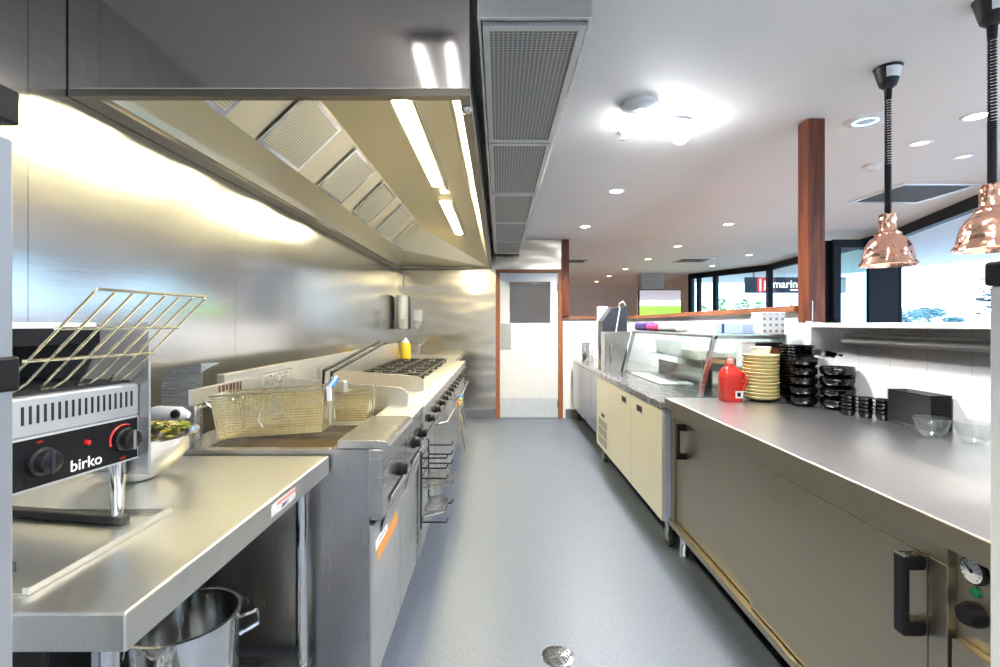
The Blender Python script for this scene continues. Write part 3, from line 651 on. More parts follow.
def range_unit(y0, y1, label):
    t = thing('gas_range', label, 'gas range', (-0.76, (y0+y1)/2, 0))
    dr = front_unit(t, y0, y1, 6)
    mb = MB(); mb.tube([(-0.385, y0+0.1, 0.70), (-0.34, y0+0.12, 0.705), (-0.335, y0+0.16, 0.705), (-0.335, y1-0.16, 0.705), (-0.34, y1-0.12, 0.705), (-0.385, y1-0.1, 0.70)], 0.011, 10); mb.build('door_handle', M['chrome'], dr, smooth=True)
    B(-1.11, -0.565, y0+0.01, y1-0.01, 0.905, 0.912).build('spill_tray', M['dark_steel'], t)
    nb = 3; w = (y1-y0-0.02)/nb
    for i in range(nb):
        for j in range(2):
            cy = y0+0.01+w*(i+0.5); cx = -0.98+0.27*j
            hw, hx = w/2-0.008, 0.128
            mb = MB(); z0, z1 = 0.935, 0.949
            for a in ((cx-hx, cx+hx, cy-hw, cy-hw+0.012), (cx-hx, cx+hx, cy+hw-0.012, cy+hw), (cx-hx, cx-hx+0.012, cy-hw+0.012, cy+hw-0.012), (cx+hx-0.012, cx+hx, cy-hw+0.012, cy+hw-0.012), (cx-0.006, cx+0.006, cy-hw+0.012, cy-0.03), (cx-0.006, cx+0.006, cy+0.03, cy+hw-0.012), (cx-hx+0.012, cx-0.03, cy-0.006, cy+0.006), (cx+0.03, cx+hx-0.012, cy-0.006, cy+0.006)):
                mb.box(*a, z0, z1)
            for sx in (-1, 1):
                for sy in (-1, 1): mb.box(cx+sx*(hx-0.01)-0.008, cx+sx*(hx-0.01)+0.008, cy+sy*(hw-0.01)-0.008, cy+sy*(hw-0.01)+0.008, 0.912, z0)
            tv = mb.build('trivet', M['iron'], t, bevel=0.002)
            MB().lathe([(0, 0.912), (0.045, 0.912), (0.045, 0.925), (0.03, 0.934), (0, 0.936)], (cx, cy, 0), 20).build('burner', M['chrome'], t, smooth=True)
    return t
r1 = range_unit(3.052, 4.30, 'nearer stainless gas range with open burners beyond the griddle')
r2 = range_unit(4.302, 5.55, 'farther stainless gas range with open burners near the end wall')
tag(B(-0.86, -0.70, 3.55, 3.75, 0.9495, 0.956).build('tray_lid', M['chrome'], bevel=0.002), 'bright steel lid lying on the nearer range burners', 'lid')

# hanging wire rack with prongs and folded racks
wr = thing('utensil_hook_rack', 'black wire hook rack with long prongs on the second fryer front', 'hook rack', (-0.38, 2.35, 0.45))
mb = MB()
for y in (2.22, 2.46): mb.tube([(-0.382, y, 0.42), (-0.382, y, 0.76), (-0.395, y, 0.765)], 0.004, 6)
for z in (0.735, 0.69, 0.645, 0.45): mb.tube([(-0.262, 2.22, z+0.018), (-0.27, 2.22, z), (-0.382, 2.22, z), (-0.382, 2.46, z), (-0.27, 2.46, z), (-0.262, 2.46, z+0.018)], 0.004, 6)
mb.xf(T(0.036, 0, 0)); mb.build('wire_frame', M['black'], wr, smooth=True)
def folded(z, label, w):
    mb = MB()
    for k in range(15): mb.tube([(-0.375, 2.245+k*0.014, z+0.012*(k % 2)), (-0.375+w, 2.26+k*0.012, z+0.02+0.01*(k % 2))], 0.003, 5)
    for x in (-0.37, -0.375+w*0.5, -0.375+w): mb.tube([(x, 2.245, z+0.012), (x, 2.455, z+0.02)], 0.0035, 5)
    for k in range(10): mb.tube([(-0.375, 2.25+k*0.02, z+0.03), (-0.375+w*0.8, 2.255+k*0.02, z+0.035)], 0.003, 5)
    mb.xf(T(0.036, 0, 0)); tag(mb.build('cooling_rack', M['dark_steel'], smooth=True), label, 'wire rack')
folded(0.585, 'bundle of folded grey wire racks hung on the black hooks, upper one', 0.125)
folded(0.462, 'bundle of folded grey wire racks hung on the black hooks, lower one', 0.095)

# tongs hung from the range rail
def tongs(label, y, col, l, sp):
    t = thing('kitchen_tongs', label, 'tongs', (-0.328, y, 0.70-l))
    for k in (-1, 1):
        m = MB(); m.tube([(-0.310, y, 0.722), (-0.308, y+k*sp*0.3, 0.68), (-0.305+0.02*(k+1), y+k*sp, 0.72-l)], [0.006, 0.008, 0.005], 6); m.build('arm', M['chrome'], t, smooth=True)
    MB().lathe([(0, 0), (0.012, 0.004), (0.014, 0.03), (0, 0.04)], (-0.308, y, 0.70), 12).build('hinge_cap', col, t, smooth=True)
tongs('long steel tongs with orange hinge hanging from the range door rail', 3.85, M['orange'], 0.36, 0.02)
tongs('short steel tongs with yellow hinge hanging beside the long tongs', 4.02, M['yellow'], 0.24, 0.05)
tongs('steel tongs with blue hinge hanging farthest along the range rail', 4.16, M['blue'], 0.20, 0.04)

# sink bench at the far corner
sk = thing('sink_bench', 'low stainless sink bench in the far corner past the ranges', 'sink bench', (-0.95, 6.3, 0))
mb = MB(); mb.box(-1.45, -0.52, 5.60, 5.82, 0.85, 0.90); mb.box(-1.45, -0.52, 6.45, 7.04, 0.85, 0.90); mb.box(-1.45, -1.25, 5.82, 6.45, 0.85, 0.90); mb.box(-0.66, -0.52, 5.82, 6.45, 0.85, 0.90); mb.build('bench_top', M['bench'], sk, bevel=0.003)
mb = MB(); mb.box(-1.25, -0.66, 5.82, 6.45, 0.62, 0.63); mb.box(-1.26, -1.25, 5.82, 6.45, 0.62, 0.85); mb.box(-0.66, -0.65, 5.82, 6.45, 0.62, 0.85); mb.box(-1.25, -0.66, 5.81, 5.82, 0.62, 0.85); mb.box(-1.25, -0.66, 6.45, 6.46, 0.62, 0.85); mb.build('basin', M['dark_steel'], sk)
for x in (-1.40, -0.57):
    for y in (5.66, 6.98): MB().tube([(x, y, 0), (x, y, 0.85)], 0.02, 10).build('leg', M['chrome'], sk, smooth=True)
tp = thing('sink_tap', 'small chrome sink tap against the end wall', 'tap', (-1.12, 6.9, 0.9005))
MB().tube([(-1.12, 6.92, 0.9005), (-1.12, 6.92, 1.05), (-1.11, 6.86, 1.09), (-1.08, 6.74, 1.08), (-1.075, 6.72, 1.05)], 0.012, 10).build('spout', M['chrome'], tp, smooth=True)
MB().tube([(-1.12, 6.92, 1.02), (-1.03, 6.90, 1.08)], 0.008, 8).build('lever', M['chrome'], tp, smooth=True)

def oil_bottle(loc, label, r=0.055, h=0.24):
    t = thing('oil_bottle', label, 'bottle')
    MB().lathe([(0, 0), (r, 0), (r*1.02, 0.01), (r, h*0.7), (r*0.75, h*0.8), (0, h*0.8)], n=24).build('body', M['yellow'], t, smooth=True)
    MB().lathe([(r*0.74, h*0.8), (r*0.6, h*0.88), (r*0.3, h*0.93), (0.012, h), (0, h)], n=20).build('cap', M['white_gloss'], t, smooth=True)
    t.location = loc
oil_bottle((-1.07, 5.72, 0.9005), 'yellow oil squeeze bottle with white cap at the end of the ranges', 0.058, 0.27)
oil_bottle((-1.20, 5.74, 0.9005), 'yellow bottle half hidden behind the squeeze bottle', 0.05, 0.20)
MB_ = MB().lathe([(0, 0), (0.085, 0), (0.09, 0.01), (0.09, 0.43), (0.085, 0.44), (0, 0.44)], (0, 0, 0), 28)
t = thing('paper_towel_dispenser', 'tall white tube dispenser mounted in the far corner', 'dispenser', (-1.345, 6.96, 1.26))
MB_.build('tube', M['white_gloss'], t, smooth=True) if False else None
MB().lathe([(0, 0), (0.075, 0), (0.08, 0.01), (0.08, 0.46), (0.075, 0.47), (0, 0.47)], (-1.345, 6.96, 1.26), 28).build('tube', M['white_gloss'], t, smooth=True)
B(-1.375, -1.315, 6.99, 7.068, 1.4, 1.6).build('bracket', M['white_gloss'], t)
B(-1.36, -1.30, 6.875, 6.883, 1.27, 1.40).build('label_window', M['grey_plastic'], t)
MB().tube([(-1.345, 7.055, 1.70), (-1.345, 7.055, 2.08)], 0.004, 6).build('cord', M['grey_plastic'], t)
t = thing('soap_dispenser', 'small white soap dispenser on the steel end wall', 'dispenser', (-1.13, 7.0, 1.27))
B(-1.185, -1.075, 6.94, 7.068, 1.36, 1.53).build('body', M['white_gloss'], t, bevel=0.012)
B(-1.17, -1.09, 6.96, 7.06, 1.30, 1.36).build('reservoir', M['grey_plastic'], t, bevel=0.01)
B(-1.15, -1.11, 6.96, 7.04, 1.25, 1.30).build('nozzle', M['white_gloss'], t, bevel=0.006)

# ------------------------------------------------------------------ near uprights beside the camera
t = thing('steel_upright', 'grey metal upright with black clamps at the left edge', 'upright', (-0.65, 0.625, 0))
B(-0.68, -0.606, 0.60, 0.625, 0, 1.56).build('post', paint('grey metal strip', (0.30, 0.32, 0.35), 0.4, 0.3), t, bevel=0.004)
for z, x1 in ((1.268, -0.603), (1.60, -0.603)): B(-0.69, x1, 0.594, 0.631, z-0.022, z+0.022).build('clamp', M['black'], t, bevel=0.004)
B(-0.68, -0.622, 0.5985, 0.60, 0.94, 1.02).build('red_sticker', M['red'], t)
B(-0.68, -0.622, 0.5985, 0.60, 0.88, 0.94).build('yellow_sticker', M['yellow'], t)
t = thing('white_upright', 'pale post with a black cap at the right edge', 'post', (0.97, 0.89, 0))
B(0.910, 1.03, 0.86, 0.928, 0, 1.40).build('post', M['white_gloss'], t, bevel=0.004)
B(0.904, 1.04, 0.855, 0.934, 1.40, 1.445).build('cap', M['black'], t, bevel=0.006)

# ------------------------------------------------------------------ right: hot cupboard counter
hx, hxb = 1.0, 1.79; hy0, hy1 = 0.94, 2.92
hc = thing('hot_cupboard', 'stainless hot cupboard counter with two sliding doors and a dial panel', 'hot cupboard', (1.4, 1.93, 0))
B(0.97, hxb, hy0, hy1, 0.845, 0.90).build('counter_top', M['counter'], hc, bevel=0.004)
B(0.966, 0.9699, hy0, hy1, 0.846, 0.8985).build('front_edge', M['cupboard'], hc, bevel=0.001)
mb = MB(); mb.box(hx+0.03, hxb, 1.115, hy1-0.01, 0.17, 0.845); mb.box(hx, hx+0.03, 1.115, hy1-0.01, 0.79, 0.845); mb.box(hx, hx+0.03, hy1-0.05, hy1-0.01, 0.17, 0.79); mb.box(hx, hx+0.03, 1.115, 1.165, 0.17, 0.79); mb.box(hx+0.42, hxb, hy0+0.005, 1.115, 0.17, 0.845)
mb.build('cabinet', M['cupboard'], hc, bevel=0.002)
B(hx-0.015, hx+0.03, hy0+0.01, hy1-0.01, 0.17, 0.20).build('bottom_rail', M['cupboard'], hc, bevel=0.003)
def slide(y0, y1, x, yh, hd_):
    dd = B(x, x+0.012, y0, y1, 0.205, 0.787).build('door', M['cupboard'], hc, bevel=0.001)
    h = MB(); h.box(x-0.052, x-0.036, yh-0.017, yh+0.017, 0.595, 0.785); h.box(x-0.04, x, yh-0.017, yh+0.017, 0.75, 0.785); h.box(x-0.04, x, yh-0.017, yh+0.017, 0.595, 0.63)
    h.build('handle', M['black'], dd, bevel=0.005)['label'] = 'black bow handle'
slide(1.17, 2.0, hx+0.002, 1.19, 0); slide(1.97, hy1-0.055, hx+0.0155, 2.72, 0)
pn = B(hx+0.02, hx+0.42, hy0+0.006, 1.114, 0.42, 0.844).build('control_panel', M['cupboard'], hc); pn['label'] = 'recessed control panel with gauge and knob'
px = hx+0.02
g = MB().lathe([(0, 0), (0.038, 0), (0.038, 0.010), (0.033, 0.012), (0, 0.012)], (0, 0, 0), 28, 'x').xf(Matrix.Scale(-1, 4, (1,0,0))).xf(T(px, 1.145, 0.79)) if False else None
yg = 1.067
MB().lathe([(0, 0), (0.029, 0), (0.029, -0.010), (0.026, -0.012), (0, -0.012)], (px, yg, 0.803), 28, 'x').build('gauge_ring', M['black'], pn, smooth=True)
gf = MB().lathe([(0, 0), (0.025, 0), (0, -0.0005)], (px-0.0125, yg, 0.803), 28, 'x').build('gauge_face', M['paper'], pn)
mb = MB(); mb.tube([(px-0.0145, yg, 0.803), (px-0.0145, yg+0.013, 0.816)], 0.0012, 5); mb.lathe([(0, 0), (0.005, 0), (0, -0.003)], (px-0.0135, yg, 0.803), 10, 'x')
for k in range(11):
    a = PI*1.25-k*PI*1.5/10; mb.tube([(px-0.0135, yg-0.0225*math.cos(a), 0.803+0.0225*math.sin(a)), (px-0.0135, yg-0.018*math.cos(a), 0.803+0.018*math.sin(a))], 0.0008, 4)
mb.build('gauge_needle', M['black'], pn)
MB().lathe([(0, 0), (0.012, 0), (0.010, -0.006), (0, -0.008)], (px, yg, 0.757), 16, 'x').build('pilot_light', M['green_light'], pn, smooth=True)
MB().lathe([(0, 0), (0.026, 0), (0.026, -0.014), (0.02, -0.03), (0, -0.031)], (px, yg, 0.710), 20, 'x').build('knob', M['black'], pn, smooth=True)
B(hx-0.005, px, hy0+0.006, 1.10, 0.20, 0.64).build('element_cover', M['cupboard'], hc, bevel=0.003)
for x in (hx+0.05, hxb-0.06):
    for y in (hy0+0.08, hy1-0.08): MB().lathe([(0, 0), (0.026, 0), (0.026, 0.03), (0.02, 0.04), (0.02, 0.17), (0, 0.17)], (x, y, 0), 16).build('leg', M['chrome'], hc, smooth=True)

# white two-door counter fridge
fx0, fx1, fy0, fy1 = 0.955, 1.72, 2.925, 4.90
fg = thing('counter_fridge', 'cream fronted two door under counter fridge with vent panel', 'fridge', (1.33, 3.9, 0))
B(fx0+0.012, fx1, fy0+0.006, fy1-0.006, 0.17, 0.83).build('cabinet', M['side_white'], fg, bevel=0.004)
B(fx0-0.012, fx1+0.04, fy0, fy1, 0.83, 0.872).build('counter_top', M['fridge_top'], fg, bevel=0.003)
ys = [fy0+0.008, 3.62, 4.33, fy1-0.008]
for a, b in zip(ys[:2], ys[1:3]):
    dd = B(fx0, fx0+0.012, a+0.003, b-0.003, 0.172, 0.826).build('door', M['cream'], fg, bevel=0.003)
    yh = 3.82 if a > 3.5 else 3.40
    hh = B(fx0-0.0015, fx0, yh-0.075, yh+0.075, 0.725, 0.785).build('pull_recess', M['grey_plastic'], dd, bevel=0.001)
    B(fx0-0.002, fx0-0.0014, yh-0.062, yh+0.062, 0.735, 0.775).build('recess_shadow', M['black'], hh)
vpn = B(fx0, fx0+0.012, ys[2]+0.003, ys[3], 0.172, 0.826).build('vent_panel', M['cream'], fg, bevel=0.003)
for z0, z1 in ((0.21, 0.28), (0.295, 0.365), (0.38, 0.45)): B(fx0-0.002, fx0, ys[2]+0.1, ys[3]-0.1, z0, z1).build('vent_grille', M['fridge_vent'], vpn)
B(fx0-0.002, fx0, ys[2]+0.2, ys[2]+0.33, 0.475, 0.505).build('thermostat', M['black'], vpn)
MB().text('skope', 0.05, T(fx0-0.001, (ys[2]+ys[3])/2, 0.60) @ FXN, 0.0005).build('lettering', M['grey_plastic'], vpn) if False else None
def castor(t, x, y, h):
    c = MB().box(x-0.02, x+0.02, y-0.02, y+0.02, h-0.03, h).build('castor', M['chrome'], t)
    MB().lathe([(0, -0.014), (0.042, -0.014), (0.045, -0.01), (0.045, 0.01), (0.042, 0.014), (0, 0.014)], (x, y+0.015, 0.046), 20, 'x').build('wheel', M['rubber'], c, smooth=True)
    m = MB(); m.box(x-0.024, x-0.018, y-0.02, y+0.03, 0.04, h-0.03); m.box(x+0.018, x+0.024, y-0.02, y+0.03, 0.04, h-0.03); m.build('fork', M['chrome'], c)
for x in (fx0+0.07, fx1-0.07):
    for y in (fy0+0.06, fy1-0.1): castor(fg, x, y, 0.17)

# stainless cabinet at the far end
cb = thing('steel_cabinet', 'stainless three door cabinet between the fridge and the end wall', 'cabinet', (1.4, 5.95, 0))
cy0, cy1 = 4.905, 6.98
B(1.045, 1.75, cy0, cy1, 0.17, 0.81).build('cabinet_body', M['steel'], cb)
B(1.02, 1.79, cy0, cy1, 0.81, 0.845).build('counter_top', M['steel'], cb, bevel=0.003)
n = 3
for k in range(n):
    a = cy0+0.01+k*(cy1-cy0-0.02)/n; b = a+(cy1-cy0-0.02)/n
    B(1.03, 1.045, a+0.003, b-0.003, 0.175, 0.80).build('door', M['dark_steel2'], cb, bevel=0.003)
for x in (1.10, 1.68):
    for y in (cy0+0.1, cy1-0.1): castor(cb, x, y, 0.17)

# glass sneeze guard display on the fridge
sg = thing('glass_display_guard', 'glass sneeze guard with steel end frames above the fridge counter', 'sneeze guard', (1.4, 3.8, 0.872))
ZT = 1.262; XB, XT = 1.165, 1.262
for y in (2.955, 4.72):
    MB().prism([(XB, 0.8722), (XB+0.028, 0.8722), (XT+0.028, ZT), (XT, ZT)], 'y', y-0.009, y+0.009).build('end_frame', M['steel'], sg, bevel=0.001)
    MB().box(XT, 1.70, y-0.009, y+0.009, ZT-0.02, ZT).build('top_bar', M['steel'], sg)
MB().prism([(XB+0.02, 0.885), (XB+0.026, 0.885), (XT+0.022, ZT-0.02), (XT+0.016, ZT-0.02)], 'y', 2.965, 4.71).build('front_pane', M['glass'], sg)
B(XT, 1.69, 2.945, 4.73, ZT, ZT+0.008).build('top_pane', M['glass_green'], sg)['label'] = 'flat greenish glass top'
MB().box(XT-0.004, XT+0.012, 2.945, 4.73, ZT-0.014, ZT).build('front_rail', M['steel'], sg)
B(1.42, 1.69, 2.96, 4.70, 1.06, 1.068).build('middle_shelf', M['glass_green'], sg)['label'] = 'lower greenish glass shelf'
B(1.69, 1.70, 2.945, 4.73, 0.8722, ZT+0.008).build('back_panel', paint('pale back panel', (0.60, 0.70, 0.70), 0.25), sg)
B(1.50, 1.51, 2.96, 4.70, 0.8722, 1.0).build('rear_upstand', M['steel'], sg)
for y in (3.55, 3.62): B(1.485, 1.50, y, y+0.02, 0.8722, 1.06).build('shelf_bracket', M['black'], sg)

def carton(name, label, cat, a, m, bevel=0.004, parent_mat=None):
    return tag(B(*a).build(name, m, bevel=bevel), label, cat)
carton('cutting_board', 'white cutting board on the counter under the glass guard', 'cutting board', (1.21, 1.46, 3.75, 4.60, 0.8725, 0.884), M['paper'])
zs = 1.0685
carton('paper_stack', 'thick stack of white paper on the lower glass shelf', 'paper', (1.44, 1.66, 3.95, 4.60, zs, zs+0.13), M['paper'])
carton('napkin_pack', 'loose pack of pale napkins beside the paper stack', 'napkins', (1.43, 1.66, 3.60, 3.90, zs, zs+0.07), M['cloth'])
t = thing('food_tub', 'clear tub with orange food at the near end of the glass shelf', 'tub', (1.52, 3.35, zs))
B(1.44, 1.62, 3.2, 3.48, zs, zs+0.075).build('tub', M['glass_bowl'], t); B(1.45, 1.61, 3.21, 3.47, zs+0.001, zs+0.03).build('filling', paint('orange food', (0.8, 0.45, 0.2), 0.5, var=0.2, scale=60), t); B(1.435, 1.625, 3.195, 3.485, zs+0.075, zs+0.08).build('lid', M['white_gloss'], t)
t = thing('brown_carton', 'brown carton with dark lid on the lower glass shelf', 'carton', (1.60, 3.05, zs))
B(1.545, 1.685, 2.975, 3.15, zs, zs+0.12).build('carton', M['brown'], t, bevel=0.004); B(1.54, 1.688, 2.97, 3.155, zs+0.12, zs+0.15).build('lid', M['black'], t, bevel=0.003)
zt = ZT+0.0085
t = thing('folded_cloths', 'pile of folded cloths on top of the glass guard', 'cloths', (1.5, 4.1, zt))
for k, (y0, y1, m, h) in enumerate(((4.36, 4.70, 'purple', 0.075), (4.02, 4.35, 'magenta', 0.06), (3.60, 4.01, 'cloth', 0.06))):
    o = B(1.27, 1.372, y0, y1, zt, zt+h).build({'purple': 'purple_cloth', 'magenta': 'magenta_cloth', 'cloth': 'cream_cloth'}[m], M[m], t, bevel=0.02)
t = thing('cling_film_box', 'long pale blue and navy box on top of the glass guard', 'box', (1.5, 3.2, zt))
B(1.46, 1.53, 3.0, 3.36, zt, zt+0.062).build('carton', M['pale_blue'], t, bevel=0.003); B(1.4585, 1.5315, 3.24, 3.275, zt+0.001, zt+0.0635).build('navy_band', M['navy'], t)
t = thing('plastic_basket', 'white perforated basket at the near end of the glass guard', 'basket', (1.62, 3.0, zt))
mb = MB(); x0, x1, y0, y1, h = 1.555, 1.685, 2.95, 3.08, 0.125
mb.box(x0, x1, y0, y1, zt, zt+0.004); mb.box(x0, x1, y0, y0+0.003, zt+0.004, zt+h); mb.box(x0, x1, y1-0.003, y1, zt+0.004, zt+h); mb.box(x0, x0+0.003, y0+0.003, y1-0.003, zt+0.004, zt+h); mb.box(x1-0.003, x1, y0+0.003, y1-0.003, zt+0.004, zt+h)
mb.build('basket_wall', M['holes'], t); mb = MB(); mb.tube([(x0, y0, zt+h), (x1, y0, zt+h), (x1, y1, zt+h), (x0, y1, zt+h)], 0.005, 6, closed=True); mb.build('rim', M['white_gloss'], t)

t = thing('steel_housing', 'stainless box with a bar handle at the far end of the glass guard', 'steel box', (1.12, 4.84, 0.872))
MB().prism([(1.0, 0.8725), (1.15, 0.8725), (1.25, 1.255), (1.0, 1.255)], 'y', 4.735, 4.90).build('casing', M['steel'], t, bevel=0.003)
MB().tube([(1.055, 4.735, 0.96), (1.055, 4.705, 0.97), (1.055, 4.705, 1.14), (1.055, 4.735, 1.15)], 0.007, 8).build('handle', M['chrome'], t, smooth=True)
t = thing('order_terminal', 'dark sloping appliance with white back and cable on the steel cabinet', 'appliance', (1.2, 5.25, 0.845))
MB().prism([(1.07, 1.10), (1.07, 1.36), (1.17, 1.50), (1.32, 1.51), (1.32, 0.8455), (1.12, 0.8455), (1.12, 1.06)], 'y', 5.15, 5.40).build('body', M['slate'], t, bevel=0.006)
B(1.06, 1.18, 5.405, 5.43, 0.8455, 1.52).build('back_board', M['white_gloss'], t, bevel=0.004)
MB().tube([(1.30, 5.14, 1.52), (1.275, 5.13, 1.56), (1.23, 5.13, 1.54), (1.24, 5.135, 1.48), (1.21, 5.14, 1.30), (1.18, 5.14, 1.10)], 0.006, 6).build('cable', M['white_gloss'], t, smooth=True)
mb = MB().lathe([(0, 0), (0.075, 0), (0.077, 0.006), (0.077, 0.235), (0.075, 0.24), (0.066, 0.24), (0.066, 0.02), (0, 0.02)], (1.14, 6.45, 0.8455), 32)
tag(mb.build('steel_canister', M['chrome'], smooth=True), 'open stainless canister on the far steel cabinet', 'canister')
t = thing('counter_tap', 'low metal fitting on the far steel cabinet beside the canister', 'tap', (1.25, 5.9, 0.8455))
MB().lathe([(0, 0), (0.05, 0), (0.04, 0.03), (0.02, 0.06), (0, 0.06)], (1.25, 5.9, 0.8455), 18).build('base', M['chrome'], t, smooth=True)
MB().tube([(1.25, 5.9, 0.90), (1.20, 5.85, 0.94), (1.13, 5.8, 0.91)], 0.012, 8).build('spout', M['chrome'], t, smooth=True)

# ------------------------------------------------------------------ crockery on the counter
ZC = 0.9005
# sauce bottle
t = thing('sauce_bottle', 'red plastic sauce jug with handle and pink cap on the counter', 'bottle', (1.305, 2.80, ZC))
def rr(w, d, r, n=4):
    out = []
    for cx, cy, a0 in ((w-r, d-r, 0), (-w+r, d-r, PI/2), (-w+r, -d+r, PI), (w-r, -d+r, 1.5*PI)):
        for k in range(n+1): a = a0+PI/2*k/n; out.append((cx+r*math.cos(a), cy+r*math.sin(a)))
    return out
mb = MB(); rings = []
for z, s in ((0, 0.96), (0.01, 1), (0.13, 1), (0.165, 0.92), (0.185, 0.62), (0.2, 0.33), (0.21, 0.3)):
    rings.append([mb.bm.verts.new((1.295+x*s, 2.80+y*s, ZC+z)) for x, y in rr(0.055, 0.045, 0.02)])
for A, C in zip(rings, rings[1:]):
    for k in range(len(A)): mb.bm.faces.new((A[k], A[(k+1) % len(A)], C[(k+1) % len(A)], C[k]))
mb.bm.faces.new(rings[0][::-1]); mb.bm.faces.new(rings[-1]); mb.build('jug', M['red'], t, smooth=True)
MB().tube([(1.325, 2.78, ZC+0.165), (1.36, 2.78, ZC+0.155), (1.372, 2.78, ZC+0.11), (1.352, 2.78, ZC+0.06), (1.345, 2.78, ZC+0.05)], 0.011, 10).build('handle', M['red'], t, smooth=True)
MB().lathe([(0.019, 0), (0.019, 0.022), (0.012, 0.026), (0.01, 0.045), (0, 0.046)], (1.295, 2.80, ZC+0.208), 16).build('cap', paint('pink cap', (0.8, 0.35, 0.32), 0.4), t, smooth=True)
lb = B(1.303, 1.345, 2.7540, 2.7552, ZC+0.02, ZC+0.06).build('paper_label', M['paper'], t)
B(1.312, 1.332, 2.7535, 2.754, ZC+0.03, ZC+0.05).build('label_print', M['black'], lb)

def lathe_thing(name, prof, m, n=36):
    mb = MB().lathe(prof, n=n); o = mb.build(name, m, smooth=True); return o
# pale yellow bowls
R = 0.094
plate0 = lathe_thing('yellow_bowl', [(0, 0.004), (0.045, 0.004), (0.046, 0), (0.052, 0), (0.056, 0.004), (R-0.012, 0.010), (R-0.002, 0.020), (R, 0.030), (R-0.002, 0.0315), (R-0.006, 0.030), (R-0.016, 0.016), (0.05, 0.009), (0, 0.009)], M['plate'])
M['plate_b'] = paint('tan ceramic edge', (0.66, 0.57, 0.33), 0.3)
def stack(o, x, y, z, step, n, cat, group, top, mid, bot, jit=0.002, tagger=None):
    for k in range(n):
        q = o if k == 0 else o.copy()
        if k: COL.objects.link(q)
        if q.data is not None and k == 0: pass
        q.location = (x+random.uniform(-jit, jit), y+random.uniform(-jit, jit), z+k*step)
        tag(q, bot if k == 0 else top if k == n-1 else mid, cat, group)
stack(plate0, 1.470, 2.81, ZC, 0.0190, 13, 'bowl', 'pale yellow bowls in one stack', 'pale yellow bowl on top of its stack beside the red bottle', 'pale yellow bowl inside the tall stack beside the red bottle', 'pale yellow bowl at the bottom of its stack beside the red bottle')
t = thing('condiment_tub', 'small white tub with orange band standing on the yellow bowls', 'tub', (1.470, 2.81, ZC+0.0190*12+0.0125))
z0 = ZC+0.0190*12+0.0125
MB().lathe([(0, 0), (0.042, 0), (0.052, 0.055), (0, 0.055)], (1.470, 2.81, z0), 24).build('tub', M['paper'], t, smooth=True)
MB().lathe([(0.054, 0.053), (0.054, 0.062), (0, 0.063)], (1.470, 2.81, z0), 24).build('lid', M['white_gloss'], t, smooth=True)
carton('white_carton', 'white printed carton on the glass shelf behind the yellow bowls', 'carton', (1.45, 1.535, 2.99, 3.06, 1.0685, 1.225), M['paper'])
# tall stack of black bowls
R = 0.092
bb = lathe_thing('black_bowl', [(0, 0.004), (0.04, 0.004), (0.041, 0), (0.05, 0), (0.056, 0.006), (R-0.012, 0.024), (R, 0.042), (R-0.001, 0.0435), (R-0.005, 0.042), (R-0.017, 0.026), (0.05, 0.010), (0, 0.010)], M['black_gloss'])
stack(bb, 1.660, 2.79, ZC, 0.0158, 18, 'bowl', 'black bowls in the tall stack', 'black bowl on top of the tall stack right of the yellow bowls', 'black bowl inside the tall stack right of the yellow bowls', 'black bowl at the bottom of the tall stack right of the yellow bowls')
# rounded black pots with lugs
def lug_bowl(name, R, hh):
    t = thing(name, 'x', 'pot')
    MB().lathe([(0, 0.003), (R*0.55, 0.003), (R*0.6, 0), (R*0.68, 0.002), (R*0.93, hh*0.35), (R, hh*0.7), (R*0.97, hh*0.94), (R*1.03, hh), (R*0.95, hh), (R*0.94, hh*0.7), (R*0.86, hh*0.36), (R*0.6, 0.008), (0, 0.008)], n=32).build('pot_body', M['black_gloss'], t, smooth=True)
    for a in (0.5, 0.5+PI):
        c, s = math.cos(a), math.sin(a)
        MB().tube([(c*R*0.98-s*0.02, s*R*0.98+c*0.02, hh*0.85), ((R+0.016)*c-s*0.015, (R+0.016)*s+c*0.015, hh*0.9), ((R+0.016)*c+s*0.015, (R+0.016)*s-c*0.015, hh*0.9), (c*R*0.98+s*0.02, s*R*0.98-c*0.02, hh*0.85)], 0.005, 6).build('lug', M['black_gloss'], t, smooth=True)
    return t
def pots(p, x, y, n, step, names, group, rot):
    for k in range(n):
        q = p if k == 0 else dup(p, (0, 0, 0))
        q.location = (x+random.uniform(-0.002, 0.002), y+random.uniform(-0.002, 0.002), ZC+k*step); q.rotation_euler.z = rot+random.uniform(-0.05, 0.05)
        tag(q, names[0] if k == 0 else names[2] if k == n-1 else names[1], 'pot', group)
pa = lug_bowl('black_pot', 0.064, 0.05)
pots(pa, 1.61, 2.635, 5, 0.0505, ('small black pot at the bottom of the narrow stack before the tall bowls', 'small black pot inside the narrow stack before the tall bowls', 'small black pot topping the narrow stack before the tall bowls'), 'small black pots in the narrow stack', -0.15)
pb = lug_bowl('black_pot', 0.078, 0.053)
pots(pb, 1.712, 2.53, 4, 0.0535, ('wide black pot at the bottom of the stack against the white wall', 'wide black pot inside the stack against the white wall', 'wide black pot topping the stack against the white wall'), 'wide black pots against the wall', 0.55)
t = thing('black_skillet', 'black skillet tilted across the tops of the pot stacks', 'skillet', (1.66, 2.585, ZC+0.266))
MB().lathe([(0, 0), (0.062, 0), (0.078, 0.024), (0.080, 0.026), (0.076, 0.026), (0.060, 0.005), (0, 0.005)], (1.66, 2.585, ZC+0.266), 32).build('pan', M['black_gloss'], t, smooth=True)
MB().tube([(1.73, 2.575, ZC+0.288), (1.745, 2.572, ZC+0.290), (1.76, 2.57, ZC+0.290)], [0.008, 0.006, 0.007], 8).build('handle', M['black'], t, smooth=True)
t.rotation_euler = (0.0, 0.22, 0)
